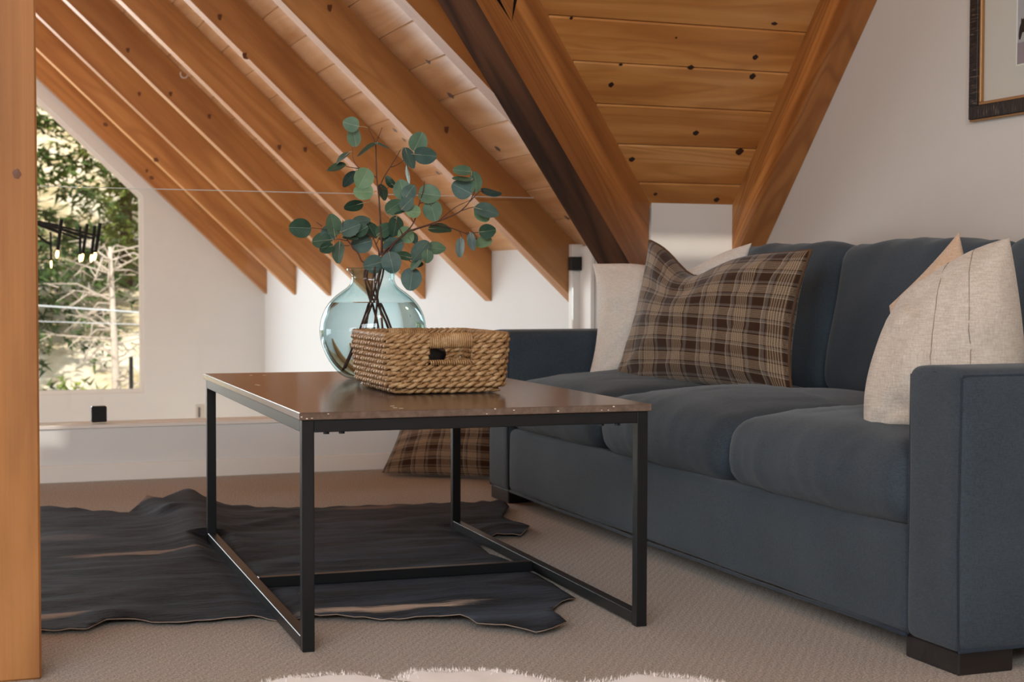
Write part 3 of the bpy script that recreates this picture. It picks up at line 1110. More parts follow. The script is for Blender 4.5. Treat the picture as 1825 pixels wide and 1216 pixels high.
MB().tube([(SX0 + 0.006 + 0.003 * math.sin(k * 1.3), NA1 + (FA0 - NA1) * k / 16, SZ0 + 0.002 - 0.004 * math.sin(math.pi * k / 16)) for k in range(17)], 0.0045, 6).obj('bottom_welt', M['sofa_dark'], sofa, smooth=True)
soft_box((SX1 - 0.17, NA1 - 0.001, SZ0), (SX1 - 0.002, FA0 + 0.001, 0.735), 0.03, (6, 20, 10)).obj('back_frame', M['sofa'], sofa, smooth=True)
cw = (FA0 - NA1) / 3
for k in range(3):
    ya, yb = NA1 + cw * k + 0.003, NA1 + cw * (k + 1) - 0.003
    sd = 7.0 + 3 * k

    def seat_fn(q, u, sd=sd, k=k):
        q = q.copy()
        cr = max(0.0, 1 - u.x * u.x) ** 0.7 * max(0.0, 1 - u.y * u.y) ** 0.6
        if u.z > 0:
            q.z += 0.040 * cr + 0.012 * max(0, 1 - u.y * u.y) * (1 if u.x < 0 else 0)
        if u.x < -0.8:
            q.x -= 0.020 * max(0.0, 1 - u.y * u.y) * max(0.0, 1 - u.z * u.z)
        # soft pulls running over the front edge, strongest near the cushion's far end
        edge = max(0.0, min(1.0, (0.55 - u.x) / 1.2))
        far = 0.35 + 0.65 * max(0.0, u.y) ** 2
        wv = (abs(noise.noise(Vector((q.y * 15 + q.x * 5 + sd, q.z * 5 + q.x * 2, sd)))) - 0.25) * -0.020 * edge * far
        if u.x < -0.7:
            q.x += wv
        else:
            q.z += wv * (1 if u.z > 0 else 0)
        q += Vector((nz(q, 7, 0.004, sd), 0, nz(q, 6, 0.006, sd + 5)))
        return q
    cu = soft_box((SX0 - 0.010, ya, SZJ - 0.004), (SX0 + 0.74, yb, SZS + 0.004), 0.058, (26, 30, 7), seat_fn).obj('seat_cushion', M['sofa'], sofa, smooth=True)
    # back cushion, leaning back
    th, hgt = 0.21, SZB - SZS + 0.035

    def back_fn(q, u, sd=sd):
        q = q.copy()
        cr = max(0.0, 1 - u.z * u.z) ** 0.6 * max(0.0, 1 - u.y * u.y) ** 0.6
        q.x += -0.040 * cr if u.x < 0 else 0.02 * cr
        if u.z > 0:
            q.z += 0.010 * max(0.0, 1 - u.y * u.y) ** 0.5
            q.z += math.sin(q.y * 40 + q.x * 30 + sd) * 0.0025 * max(0, u.z)
        q += Vector((nz(q, 6, 0.012, sd + 2), nz(q, 5, 0.006, sd + 4), nz(q, 6, 0.010, sd + 9)))
        return q
    mb = soft_box((-th / 2, ya - 0.002, 0), (th / 2, yb + 0.002, hgt), 0.06, (7, 24, 20), back_fn)
    W = Matrix.Translation((SX0 + 0.79, 0, SZS - 0.02)) @ Matrix.Rotation(R(11), 4, 'Y')
    mb.obj('back_cushion', M['sofa'], sofa, W, smooth=True)
for (a, b) in ((SX0 + 0.008, NA0 + 0.008), (SX0 + 0.008, FA1 - 0.168), (SX1 - 0.13, NA0 + 0.008), (SX1 - 0.13, FA1 - 0.168)):
    MB().cbox((a, b, 0), (a + 0.12, b + 0.16, SZ0 + 0.003), 0.003).obj('foot', M['dark_wood'], sofa)


# ------------------------------------------------------------------ pillows
def pillow(name, BL, BR, TR_, TL_, thick, mat, label, group=None, pinch=0.06, chop=0.0, chop_u=-0.1, side=1.0, piping=None, seams=(), seed=1.0, n=30, wr=0.006, seam_mat=None, bow=(0, 0, 0, 0)):
    BL, BR, TR_, TL_ = (Vector(p) for p in (BL, BR, TR_, TL_))
    cen = (BL + BR + TR_ + TL_) / 4
    nrm = ((BR - BL) + (TR_ - TL_)).cross((TL_ - BL) + (TR_ - BR)).normalized()
    if nrm.dot(CAM - cen) < 0:
        nrm = -nrm
    def P(u, v, sgn):
        uu = u * (1 - pinch * (1 - v * v))
        vv = v * (1 - pinch * (1 - u * u))
        uu += (bow[1] * max(0, u) - bow[0] * max(0, -u)) * (1 - v * v)
        vv += (bow[2] * max(0, v) - bow[3] * max(0, -v)) * (1 - u * u)
        if chop:
            vv -= chop * math.exp(-((u - chop_u) / 0.38) ** 2) * max(0, (v + 0.2) / 1.2) ** 1.6
        a, b = (uu + 1) / 2, (vv + 1) / 2
        p = BL * (1 - a) * (1 - b) + BR * a * (1 - b) + TR_ * a * b + TL_ * (1 - a) * b
        t = max(0.0, (1 - u * u) * (1 - v * v)) ** 0.46 * thick
        t *= 1 + 0.18 * noise.noise(Vector((u * 1.3 + seed, v * 1.3, seed)))
        off = nrm * (t * sgn * (side if sgn > 0 else 1.0))
        edge = max(abs(u), abs(v))
        wn = noise.noise(Vector((u * 4 + seed * 3, v * 4 + sgn, seed))) * wr + noise.noise(Vector((u * 9 + seed, v * 9 - sgn, seed * 2))) * wr * 0.4
        # tension folds running out of the corners
        cf = 0.0
        for cu_, cv_ in ((-1, -1), (1, -1), (1, 1), (-1, 1)):
            du, dv = u - cu_, v - cv_
            rr = math.hypot(du, dv)
            cf += math.sin(math.atan2(dv, du) * 11 + seed) * math.exp(-((rr - 0.45) / 0.28) ** 2)
        return p + off + nrm * (sgn * (wn + cf * wr * 0.45) * (1 - edge ** 6))
    mb = MB()
    mb.uv = []
    ids = {}
    for sgn in (1, -1):
        for i in range(n + 1):
            for j in range(n + 1):
                # denser towards the edges
                u = math.sin((-1 + 2 * i / n) * math.pi / 2)
                v = math.sin((-1 + 2 * j / n) * math.pi / 2)
                bd = i in (0, n) or j in (0, n)
                key = (i, j, 0 if bd else sgn)
                if key not in ids:
                    ids[key] = len(mb.v)
                    mb.v.append(tuple(P(u, v, sgn) - cen))
                    mb.uv.append(((u + 1) / 2, (v + 1) / 2))
        for i in range(n):
            for j in range(n):
                q = [ids[(a, b, 0 if (a in (0, n) or b in (0, n)) else sgn)] for a, b in ((i, j), (i + 1, j), (i + 1, j + 1), (i, j + 1))]
                mb.f.append(tuple(q) if sgn > 0 else tuple(q[::-1]))
                mb.mi.append(0)
    th = empty(name, (cen.x, cen.y, min(BL.z, BR.z)), label=label, cat='pillow', group=group)
    o = mb.obj('cover', mat, th, Matrix.Translation(cen), smooth=True)
    if piping:
        loop = []
        m = 28
        for a, b, c, d in ((-1, -1, 1, -1), (1, -1, 1, 1), (1, 1, -1, 1), (-1, 1, -1, -1)):
            for k in range(m):
                t = math.sin((-1 + 2 * k / m) * math.pi / 2) * 0.5 + 0.5
                loop.append(P(a + (c - a) * t, b + (d - b) * t, 1) - cen)
        MB().tube(loop, 0.0045, 6, closed=True).obj('piping', piping, th, Matrix.Translation(cen), smooth=True)
    for su in seams:
        MB().tube([P(su, -0.96 + 1.92 * k / 24, 1) + nrm * 0.0010 - cen for k in range(25)], 0.0008, 5).obj('seam', seam_mat or M['seam'], th, Matrix.Translation(cen), smooth=True)
    return th


K = 1.0625


def sc(X, px, py):
    """point on the ray at sofa scale: X measured on the unscaled sofa"""
    return onx(px, py, X * K)


pillow('white_pillow', ony(1046, 682, 4.36), ony(1300, 690, 4.10), ony(1340, 433, 4.12), ony(1056, 470, 4.44), 0.075, M['white_linen'],
       'plain white linen pillow behind the plaid pillow on the sofa', pinch=0.10, chop=0.22, chop_u=0.15, seed=2.0, bow=(-0.02, 0, 0, 0), wr=0.012)
pillow('plaid_pillow', sc(1.80, 1088, 690), sc(2.06, 1414, 714), sc(2.10, 1446, 446), sc(1.92, 1158, 428), 0.10, M['plaid'],
       'brown plaid wool pillow with twisted piping sitting on the sofa', group=None, pinch=0.12, chop=0.34, chop_u=-0.28, piping=M['plaid_piping'], seed=5.0, wr=0.013)
pillow('tan_pillow', ony(1600, 745, 2.88), ony(1775, 660, 2.70), ony(1709, 414, 2.84), ony(1585, 545, 2.92), 0.05, M['tan_linen'],
       'tan linen pillow tucked behind the seamed beige pillow', pinch=0.06, seed=8.0)
pillow('beige_pillow', ony(1543, 782, 2.70), ony(1830, 815, 2.47), ony(1799, 424, 2.57), ony(1606, 530, 2.74), 0.13, M['beige_linen'],
       'beige linen pillow with stitched seams leaning by the near sofa arm', pinch=0.0, seams=(-0.02, 0.45), seed=11.0, wr=0.016, bow=(0.16, 0.08, 0.05, -0.05))
pillow('floor_plaid_pillow', onz(680, 843, 0.012), Vector((1.98, 5.02, 0.012)), Vector((2.06, 5.18, 0.27)), ony(722, 738, 5.50), 0.07, M['plaid'],
       'brown plaid pillow on the carpet leaning at the white curb', pinch=0.04, seed=14.0, wr=0.007)

# ------------------------------------------------------------------ basket on the table
BW, BD, BH = 0.276, 0.352, 0.130
bz = TH + 0.0030
P0 = onz(694, 706, TH)
bas = empty('woven_basket', (P0.x, P0.y, bz), R(-1.5), 'rectangular woven seagrass basket with handle openings on the coffee table', 'basket')
WB = WM[bas.name]


def rr_path(inset, rad=0.03, ds=0.0045):
    """rounded rectangle path, starts at the middle of the near side; returns list of (point, outward normal, s)"""
    x0, x1, y0, y1 = inset, BW - inset, inset, BD - inset
    segs = []
    pts = []

    def line(a, b, n):
        L = math.hypot(b[0] - a[0], b[1] - a[1])
        m = max(2, int(L / ds))
        for k in range(m):
            t = k / m
            pts.append((a[0] + (b[0] - a[0]) * t, a[1] + (b[1] - a[1]) * t, n[0], n[1]))

    def arc(cx, cy, a0):
        m = max(4, int(rad * math.pi / 2 / ds))
        for k in range(m):
            a = a0 + math.pi / 2 * k / m
            pts.append((cx + rad * math.cos(a), cy + rad * math.sin(a), math.cos(a), math.sin(a)))
    line((x0 + rad, y0), (x1 - rad, y0), (0, -1))
    arc(x1 - rad, y0 + rad, -math.pi / 2)
    line((x1, y0 + rad), (x1, y1 - rad), (1, 0))
    arc(x1 - rad, y1 - rad, 0)
    line((x1 - rad, y1), (x0 + rad, y1), (0, 1))
    arc(x0 + rad, y1 - rad, math.pi / 2)
    line((x0, y1 - rad), (x0, y0 + rad), (-1, 0))
    arc(x0 + rad, y0 + rad, math.pi)
    m = int(len(pts) * 0.49)
    return pts[m:] + pts[:m]


NST = 52
NROW = 10
hole_x = (BW * 0.345, BW * 0.655)
hole_z = (BH * 0.53, BH * 0.79)


def inset_at(z):
    return 0.010 * (1 - z / BH) ** 1.5 + (0.012 if z < 0.012 else 0.0)


for r_ in range(NROW):
    z = 0.007 + (BH - 0.020) * r_ / (NROW - 1)
    path = rr_path(inset_at(z))
    n_ = len(path)
    strands = [[], []]
    runs = [[], []]
    for k in range(n_):
        x_, y_, nx_, ny_ = path[k]
        ph = math.pi * NST * k / n_ + (math.pi / 2 if r_ % 2 else 0)
        inh = hole_z[0] - 0.003 < z < hole_z[1] + 0.003 and hole_x[0] - 0.004 < x_ < hole_x[1] + 0.004 and abs(ny_) > 0.9
        for q in (0, 1):
            sg = 1 if q == 0 else -1
            amp = 0.0060
            off = sg * amp * math.cos(ph)
            dz = sg * 0.0036 * math.sin(ph) + 0.0008 * math.sin(k * 0.9 + r_)
            if inh:
                if len(runs[q]) > 1:
                    strands[q].append(runs[q])
                runs[q] = []
            else:
                runs[q].append((x_ + nx_ * off, y_ + ny_ * off, z + dz))
    full = [len(strands[q]) == 0 for q in (0, 1)]
    mb = MB()
    for q in (0, 1):
        if full[q]:
            mb.tube(runs[q], 0.0047, 6, closed=True)
        else:
            if runs[q]:
                strands[q].append(runs[q] + strands[q][0] if True else runs[q])
                strands[q].pop(0)
            for run in strands[q]:
                mb.tube(run, 0.0047, 6)
    mb.obj('weave_row', M['rush'], bas, smooth=True, local=True)
path = rr_path(0.004)
for k in range(NST):
    x_, y_, nx_, ny_ = path[int((k + 0.5) * len(path) / NST) % len(path)]
    inh = hole_x[0] < x_ < hole_x[1] and abs(ny_) > 0.9
    zs = [(0.004, hole_z[0]), (hole_z[1], BH - 0.006)] if inh else [(0.004, BH - 0.006)]
    for za, zb in zs:
        mb = MB()
        mb.tube([(x_ - nx_ * (inset_at(zz) - 0.004 - 0.001), y_ - ny_ * (inset_at(zz) - 0.004 - 0.001), zz) for zz in [za + (zb - za) * t / 5 for t in range(6)]], 0.0019, 5)
        mb.obj('stake', M['rush'], bas, smooth=True, local=True)
# braided rim
path = rr_path(0.0)
n_ = len(path)
for q in range(3):
    pts = []
    for k in range(n_):
        x_, y_, nx_, ny_ = path[k]
        ph = 2 * math.pi * 30 * k / n_ + q * 2 * math.pi / 3
        pts.append((x_ + nx_ * 0.0042 * math.cos(ph), y_ + ny_ * 0.0042 * math.cos(ph), BH - 0.004 + 0.0045 * math.sin(ph)))
    MB().tube(pts, 0.0040, 6, closed=True).obj('rim_strand', M['rush'], bas, smooth=True, local=True)
# bound handles and lower hole edge
for yy in (0.0, BD):
    mb = MB()
    zc = (hole_z[1] + BH) / 2
    pts = []
    turns = 20
    for k in range(turns * 14 + 1):
        a = 2 * math.pi * k / 14
        pts.append((hole_x[0] - 0.006 + (hole_x[1] - hole_x[0] + 0.012) * k / (turns * 14), yy + 0.0095 * math.cos(a), zc + 0.0155 * math.sin(a)))
    mb.tube(pts, 0.0029, 6)
    mb.tube([(hole_x[0] - 0.006, yy, zc), (hole_x[1] + 0.006, yy, zc)], 0.0075, 8)
    mb.obj('handle_wrap', M['rush'], bas, smooth=True, local=True)
    pts = []
    for k in range(18 * 10 + 1):
        a = 2 * math.pi * k / 10
        pts.append((hole_x[0] - 0.004 + (hole_x[1] - hole_x[0] + 0.008) * k / 180, yy + 0.0045 * math.cos(a), hole_z[0] - 0.001 + 0.0045 * math.sin(a)))
    MB().tube(pts, 0.0022, 5).obj('hole_edging', M['rush'], bas, smooth=True, local=True)
MB().cbox((0.016, 0.016, 0.001), (BW - 0.016, BD - 0.016, 0.006), 0.002).obj('bottom', M['rush'], bas, local=True)
# glossy black thing inside the basket
Wc = WB @ Matrix.Translation((BW * 0.36, 0.065, 0.076)) @ Matrix.Rotation(R(22), 4, 'Z') @ Matrix.Rotation(R(28), 4, 'Y')
rc = soft_box((-0.034, -0.035, -0.048), (0.034, 0.035, 0.036), 0.018, (6, 6, 6)).obj('black_case', M['black_plastic'], None, Wc, smooth=True, label='glossy black case lying inside the woven basket', cat='case')

# ------------------------------------------------------------------ vase with water
VC = Vector((1.052, 3.80, TH + 0.0006))
vas = empty('glass_vase', VC, label='round aqua glass vase half hidden behind the woven basket', cat='vase')
outer = [(0.0001, 0.002), (0.055, 0.0), (0.072, 0.003), (0.092, 0.018), (0.115, 0.048), (0.131, 0.085), (0.1375, 0.120), (0.134, 0.152), (0.122, 0.182), (0.104, 0.205), (0.084, 0.221), (0.066, 0.233), (0.057, 0.244), (0.0545, 0.256), (0.056, 0.266), (0.062, 0.272), (0.068, 0.276), (0.069, 0.280), (0.066, 0.2835), (0.061, 0.284)]


def smooth_prof(p, it=2):
    for _ in range(it):
        q = [p[0]]
        for a, b in zip(p, p[1:]):
            q.append((a[0] * 0.75 + b[0] * 0.25, a[1] * 0.75 + b[1] * 0.25))
            q.append((a[0] * 0.25 + b[0] * 0.75, a[1] * 0.25 + b[1] * 0.75))
        q.append(p[-1])
        p = q
    return p


inner = [(0.0565, 0.281), (0.053, 0.274), (0.0508, 0.262), (0.0505, 0.252), (0.053, 0.243), (0.062, 0.2315), (0.081, 0.2175), (0.101, 0.2015), (0.1185, 0.179), (0.130, 0.150), (0.1335, 0.120), (0.127, 0.087), (0.1115, 0.052), (0.089, 0.024), (0.069, 0.010), (0.05, 0.0075), (0.0001, 0.0078)]
o = MB().lathe(smooth_prof(outer) + smooth_prof(inner), 64).obj('vase_wall', M['vase'], vas, local=True, smooth=True)
for v in o.data.vertices:
    a = math.atan2(v.co.y, v.co.x)
    k = 1 + 0.010 * noise.noise(Vector((math.cos(a) * 1.6, math.sin(a) * 1.6, v.co.z * 9)))
    v.co.x *= k
    v.co.y *= k
wl = [(0.0001, 0.0079), (0.049, 0.0077), (0.0688, 0.0103), (0.0886, 0.0243), (0.111, 0.0522), (0.1266, 0.0872), (0.133, 0.120), (0.1295, 0.150), (0.1180, 0.179), (0.1055, 0.195), (0.0001, 0.195)]
wprof = [wl[0]] + smooth_prof(wl[1:-1]) + [wl[-1]]
o = MB().lathe(wprof, 64).obj('water', M['water'], vas, local=True, smooth=True)
for v in o.data.vertices:
    a = math.atan2(v.co.y, v.co.x)
    k = (1 + 0.010 * noise.noise(Vector((math.cos(a) * 1.6, math.sin(a) * 1.6, v.co.z * 9)))) * 0.998
    v.co.x *= k
    v.co.y *= k
autosmooth(o, 40)

# ------------------------------------------------------------------ eucalyptus branches standing in the vase
VD = (VC - CAM).dot(CF)


def z5(zx, zy, off=0.0):
    return ond(500 + zx / 4.052, 180 + zy / 4.052, VD + off)


NECK = VC + Vector((0, 0, 0.262))
BR_ = {
    'a': [[(720, 1110), (720, 900), (715, 750), (695, 560), (690, 420), (685, 310), (655, 240), (630, 195)], [(690, 300), (715, 240), (735, 190)], [(694, 555), (640, 520), (575, 490), (535, 445), (520, 400), (520, 335)], [(575, 490), (470, 474)]],
    'b': [[(735, 1110), (725, 900), (712, 740), (725, 600), (790, 480), (840, 400), (865, 355)], [(790, 480), (840, 462), (895, 425), (930, 390)], [(900, 420), (915, 470), (925, 540)], [(720, 620), (760, 640), (800, 600)]],
    'c': [[(760, 1120), (820, 1030), (870, 985), (930, 940), (1080, 890), (1200, 845), (1300, 795), (1370, 720), (1400, 650), (1415, 600), (1380, 540)], [(1140, 868), (1260, 770), (1380, 712)], [(1370, 725), (1420, 670), (1460, 640)], [(1300, 795), (1380, 770), (1430, 775)]],
    'd': [[(750, 1110), (830, 1010), (900, 960), (1080, 896), (1200, 910), (1330, 955), (1420, 1000)], [(1330, 955), (1400, 952), (1450, 948)], [(1290, 940), (1310, 985)]],
    'e': [[(740, 1110), (800, 1040), (880, 970), (960, 880), (1005, 730), (1030, 650), (1040, 580)], [(960, 880), (920, 800), (890, 720)], [(1000, 740), (1060, 730), (1090, 760)], [(880, 965), (830, 850)]],
    'f': [[(700, 1120), (600, 1165), (560, 1100), (510, 1040), (470, 985), (450, 930), (450, 860)], [(480, 1010), (430, 1000), (380, 1000)], [(455, 940), (380, 935), (300, 925), (215, 915)], [(300, 905), (260, 875)], [(500, 1045), (470, 1045), (430, 1040)]],
    'g': [[(710, 1110), (690, 1040), (660, 980), (600, 950), (560, 900)], [(690, 1040), (720, 980), (745, 945)], [(660, 980), (620, 1010)]],
    'h': [[(770, 1125), (820, 1110), (890, 1120), (960, 1120), (1020, 1085), (1060, 1078)], [(770, 1120), (800, 1130), (800, 1150)], [(890, 1125), (960, 1180), (945, 1215)]],
}
BLAB = {'a': 'eucalyptus branch with the tallest stem in the glass vase', 'b': 'eucalyptus branch with forked upright tip in the glass vase', 'c': 'long eucalyptus branch arching furthest out towards the sofa', 'd': 'eucalyptus branch drooping below the long arching one', 'e': 'eucalyptus branch with pale bud tip among round leaves', 'f': 'eucalyptus branch reaching out towards the window wall', 'g': 'short leafy eucalyptus branch in the middle of the bunch', 'h': 'short eucalyptus branch bending over the vase rim'}
OFF = {'a': -0.02, 'b': 0.03, 'c': -0.03, 'd': 0.04, 'e': 0.0, 'f': -0.02, 'g': 0.02, 'h': -0.04}
LEAVES = [  # zoomed centre, semi axes, angle, tone, branch
    (513, 170, 52, 52, 0, 'a', 'a'), (535, 262, 64, 50, 80, 'a', 'a'), (632, 352, 75, 25, -35, 'd', 'a'), (730, 325, 45, 11, 25, 'b', 'a'), (452, 408, 55, 25, -40, 'b', 'a'), (410, 483, 62, 33, -18, 'd', 'a'),
    (497, 558, 62, 28, -50, 'b', 'a'), (600, 555, 68, 66, 0, 'c', 'a'), (603, 657, 62, 60, 0, 'c', 'a'), (532, 755, 62, 32, -15, 'd', 'a'), (992, 300, 66, 64, 20, 'a', 'b'), (1040, 392, 72, 55, 5, 'b', 'b'),
    (923, 408, 72, 38, 70, 'b', 'b'), (925, 530, 65, 15, 82, 'a', 'b'), (795, 585, 45, 28, 50, 'd', 'b'), (738, 655, 55, 28, 75, 'd', 'b'), (880, 645, 64, 60, 0, 'a', 'e'), (928, 662, 54, 45, 80, 'b', 'e'),
    (910, 745, 50, 46, 0, 'b', 'e'), (815, 765, 62, 48, -35, 'a', 'e'), (1070, 675, 70, 66, 0, 'a', 'e'), (1098, 788, 68, 60, 0, 'a', 'e'), (960, 800, 48, 40, 0, 'c', 'e'), (1315, 505, 58, 40, 5, 'a', 'c'),
    (1410, 590, 66, 46, 85, 'a', 'c'), (1310, 568, 58, 22, 5, 'a', 'c'), (1315, 637, 68, 60, 0, 'b', 'c'), (1515, 655, 68, 18, 12, 'b', 'c'), (1482, 790, 80, 52, 15, 'b', 'c'), (1455, 812, 58, 48, 20, 'c', 'c'),
    (1145, 925, 75, 38, 4, 'd', 'd'), (1490, 940, 54, 46, -60, 'd', 'd'), (1380, 1012, 58, 30, 80, 'b', 'd'), (1465, 1025, 55, 42, -15, 'c', 'd'), (1300, 1055, 62, 34, 92, 'b', 'd'), (148, 915, 70, 58, 10, 'd', 'f'),
    (380, 900, 70, 48, 80, 'a', 'f'), (350, 958, 55, 52, 0, 'b', 'f'), (300, 1008, 60, 52, 40, 'd', 'f'), (335, 1060, 46, 36, -20, 'd', 'f'), (422, 1090, 70, 47, 95, 'd', 'f'), (500, 920, 66, 54, 60, 'b', 'f'),
    (575, 870, 62, 40, -10, 'b', 'g'), (590, 1028, 68, 62, 40, 'b', 'g'), (660, 940, 56, 42, 60, 'd', 'g'), (745, 935, 58, 44, -35, 'a', 'g'), (830, 900, 66, 47, 100, 'd', 'e'), (905, 965, 58, 50, 60, 'c', 'e'),
    (955, 985, 46, 28, 60, 'b', 'd'), (770, 1005, 65, 20, 6, 'a', 'g'), (812, 1050, 66, 60, 30, 'b', 'g'), (1015, 1082, 80, 55, -50, 'b', 'h'), (1120, 1065, 60, 44, 10, 'a', 'h'), (1060, 1120, 42, 36, 0, 'a', 'h'),
    (890, 1120, 52, 32, 15, 'd', 'h'), (675, 1178, 64, 54, 80, 'b', 'h'), (800, 1163, 68, 60, 0, 'b', 'h'), (985, 1168, 62, 30, -55, 'a', 'h'), (945, 1283, 72, 64, 80, 'b', 'h'), (988, 1180, 36, 24, 0, 'd', 'h'),
    (500, 990, 50, 24, 10, 'd', 'f'), (770, 968, 46, 40, 0, 'd', 'g'), (580, 935, 48, 40, 60, 'd', 'f'), (870, 790, 44, 30, -20, 'd', 'e'), (1070, 1010, 0, 0, 0, 'd', 'd'),
]
rl = random.Random(21)


def leaf_mesh(a, fold, cup):
    """round eucalyptus leaf, stalk end at x=-a, gently folded on the midrib"""
    mb = MB()
    nr, na = 5, 20
    vs = [(0, 0, 0)]
    for i in range(1, nr + 1):
        t = i / nr
        for k in range(na):
            ang = 2 * math.pi * k / na
            rx = a * t * (1.0 + (0.07 if math.cos(ang) > 0.9 else 0))
            ry = a * t * 0.97
            x_, y_ = rx * math.cos(ang), ry * math.sin(ang)
            x_ += 0.04 * a * math.cos(2 * ang) * t
            z_ = abs(y_) * fold + cup * (x_ * x_) / a + 0.03 * a * math.sin(3 * ang + fold * 40) * t * t
            vs.append((x_, y_, z_))
    fs = [(0, 1 + k, 1 + (k + 1) % na) for k in range(na)]
    for i in range(nr - 1):
        for k in range(na):
            k2 = (k + 1) % na
            fs.append((1 + i * na + k, 1 + (i + 1) * na + k, 1 + (i + 1) * na + k2, 1 + i * na + k2))
    return mb.add(vs, fs)


def spl(p, m=6):
    """Catmull-Rom through points"""
    if len(p) < 3:
        return p
    q = [p[0] * 2 - p[1]] + p + [p[-1] * 2 - p[-2]]
    out = []
    for i in range(1, len(q) - 2):
        for k in range(m):
            t = k / m
            a, b, c, d = q[i - 1], q[i], q[i + 1], q[i + 2]
            out.append(0.5 * ((2 * b) + (c - a) * t + (2 * a - 5 * b + 4 * c - d) * t * t + (3 * b - a - 3 * c + d) * t ** 3))
    out.append(p[-1])
    return out


for bi, (bk, lines) in enumerate(BR_.items()):
    root = empty('eucalyptus_branch', VC + Vector((0, 0, 0.02)), label=BLAB[bk], cat='branch', group='eucalyptus branches in the vase')
    mb = MB()
    allp = []
    for li, ln in enumerate(lines):
        off = OFF[bk]
        pts = []
        if li == 0:
            ang = bi * 2.4
            foot = VC + Vector((0.075 * math.cos(ang), 0.075 * math.sin(ang), 0.022 + 0.01 * (bi % 3)))
            nk = NECK + Vector((0.024 * math.cos(ang + 2.6), 0.024 * math.sin(ang + 2.6), 0.0))
            pts = [foot, foot.lerp(nk, 0.5) + Vector((0.006, 0.004, 0)), nk]
        for i, (zx, zy) in enumerate(ln):
            f = min(1.0, max(0.0, (1150 - zy) / 500 + abs(zx - 740) / 900))
            pts.append(z5(zx, zy, off * f))
        sp_ = spl(pts)
        m = len(sp_)
        r0, r1 = (0.0030, 0.0010) if li == 0 else (0.0013, 0.0007)
        mb.tube(sp_, [r0 + (r1 - r0) * i / (m - 1) for i in range(m)], 6)
        allp += [p for p in sp_ if p.z > VC.z + 0.27]
    pet = MB()
    for (zx, zy, a, b, ang, tone, br) in LEAVES:
        if br != bk or a == 0:
            continue
        c = z5(zx, zy, OFF[bk] * 0.8 + rl.uniform(-0.022, 0.022))
        R_ = a * 1.12 / 4.052 * VD / FPX
        near = min(allp, key=lambda p: (p - c).length)
        e1 = CR * math.cos(R(ang)) - CU * math.sin(R(ang))
        to = (near - c)
        if b / a > 0.8:
            e1 = -to + CF * 0.0
            e1 = (e1 - CF * e1.dot(CF))
            e1 = e1.normalized() if e1.length > 1e-4 else CR
            a2 = rl.uniform(-0.2, 0.2)
            e2 = CF.cross(e1)
            e1 = (e1 * math.cos(a2) + e2 * math.sin(a2)).normalized()
        if to.dot(e1) > 0:
            e1 = -e1
        e2 = CF.cross(e1).normalized()
        tl = math.acos(max(0.12, min(1.0, b / a))) * rl.choice((-1, 1))
        if b / a > 0.8:
            tl = rl.uniform(-0.45, 0.45)
        nrm = (-CF * math.cos(tl) + e2 * math.sin(tl)).normalized()
        ey = nrm.cross(e1).normalized()
        fr = frame(c, e1, ey, nrm)
        lf = leaf_mesh(R_, rl.uniform(0.03, 0.2), rl.uniform(-0.12, 0.12)).obj('leaf', M['leaf_' + tone], root, fr, smooth=True)
        base = fr @ Vector((-R_ * 0.98, 0, 0))
        mid = fr @ Vector((-R_ * 0.3, 0, -0.0004))
        nb = min(allp, key=lambda p: (p - base).length)
        pet.tube(spl([nb, nb.lerp(base, 0.5) + CU * 0.0015, base, mid], 4), [0.0008] * 13, 5)
    mb.obj('stem', M['stem'], root, smooth=True)
    if pet.v:
        pet.obj('leaf_stalks', M['petiole'], root, smooth=True, kind='stuff')

# ------------------------------------------------------------------ hide rug
M['hide'] = m_hide()
HP = [(-80, 903), (75, 905), (150, 908), (230, 912), (262, 898), (290, 903), (330, 888), (362, 899), (400, 902), (470, 903), (560, 905), (640, 901), (720, 899), (800, 895), (860, 893), (902, 898), (908, 904), (898, 914), (897, 924), (930, 931), (944, 942), (928, 953), (885, 953), (860, 958), (856, 972), (872, 984), (905, 994), (945, 1012), (985, 1036), (1026, 1062), (1000, 1073), (986, 1085), (984, 1099), (1010, 1113), (985, 1123), (955, 1127), (900, 1120), (850, 1114), (820, 1105), (785, 1103), (740, 1102), (680, 1101), (600, 1099), (540, 1098), (450, 1098), (380, 1103), (300, 1108), (225, 1103), (190, 1108), (155, 1119), (75, 1122), (-80, 1126), (-150, 1010)]
poly = []
for i, p in enumerate(HP):
    q = HP[(i + 1) % len(HP)]
    L = math.hypot(q[0] - p[0], q[1] - p[1])
    m = max(1, int(L / 14))
    for k in range(m):
        t = k / m
        wx = 1.2 * math.sin(i * 3.1 + k * 1.9)
        poly.append(onz(p[0] + (q[0] - p[0]) * t, p[1] + (q[1] - p[1]) * t + wx, 0.012))
pts2 = [Vector((p.x, p.y)) for p in poly]
nb = len(pts2)


def inside(x_, y_):
    c_ = False
    j = nb - 1
    for i in range(nb):
        a, b = pts2[i], pts2[j]
        if (a.y > y_) != (b.y > y_) and x_ < (b.x - a.x) * (y_ - a.y) / (b.y - a.y) + a.x:
            c_ = not c_
        j = i
    return c_


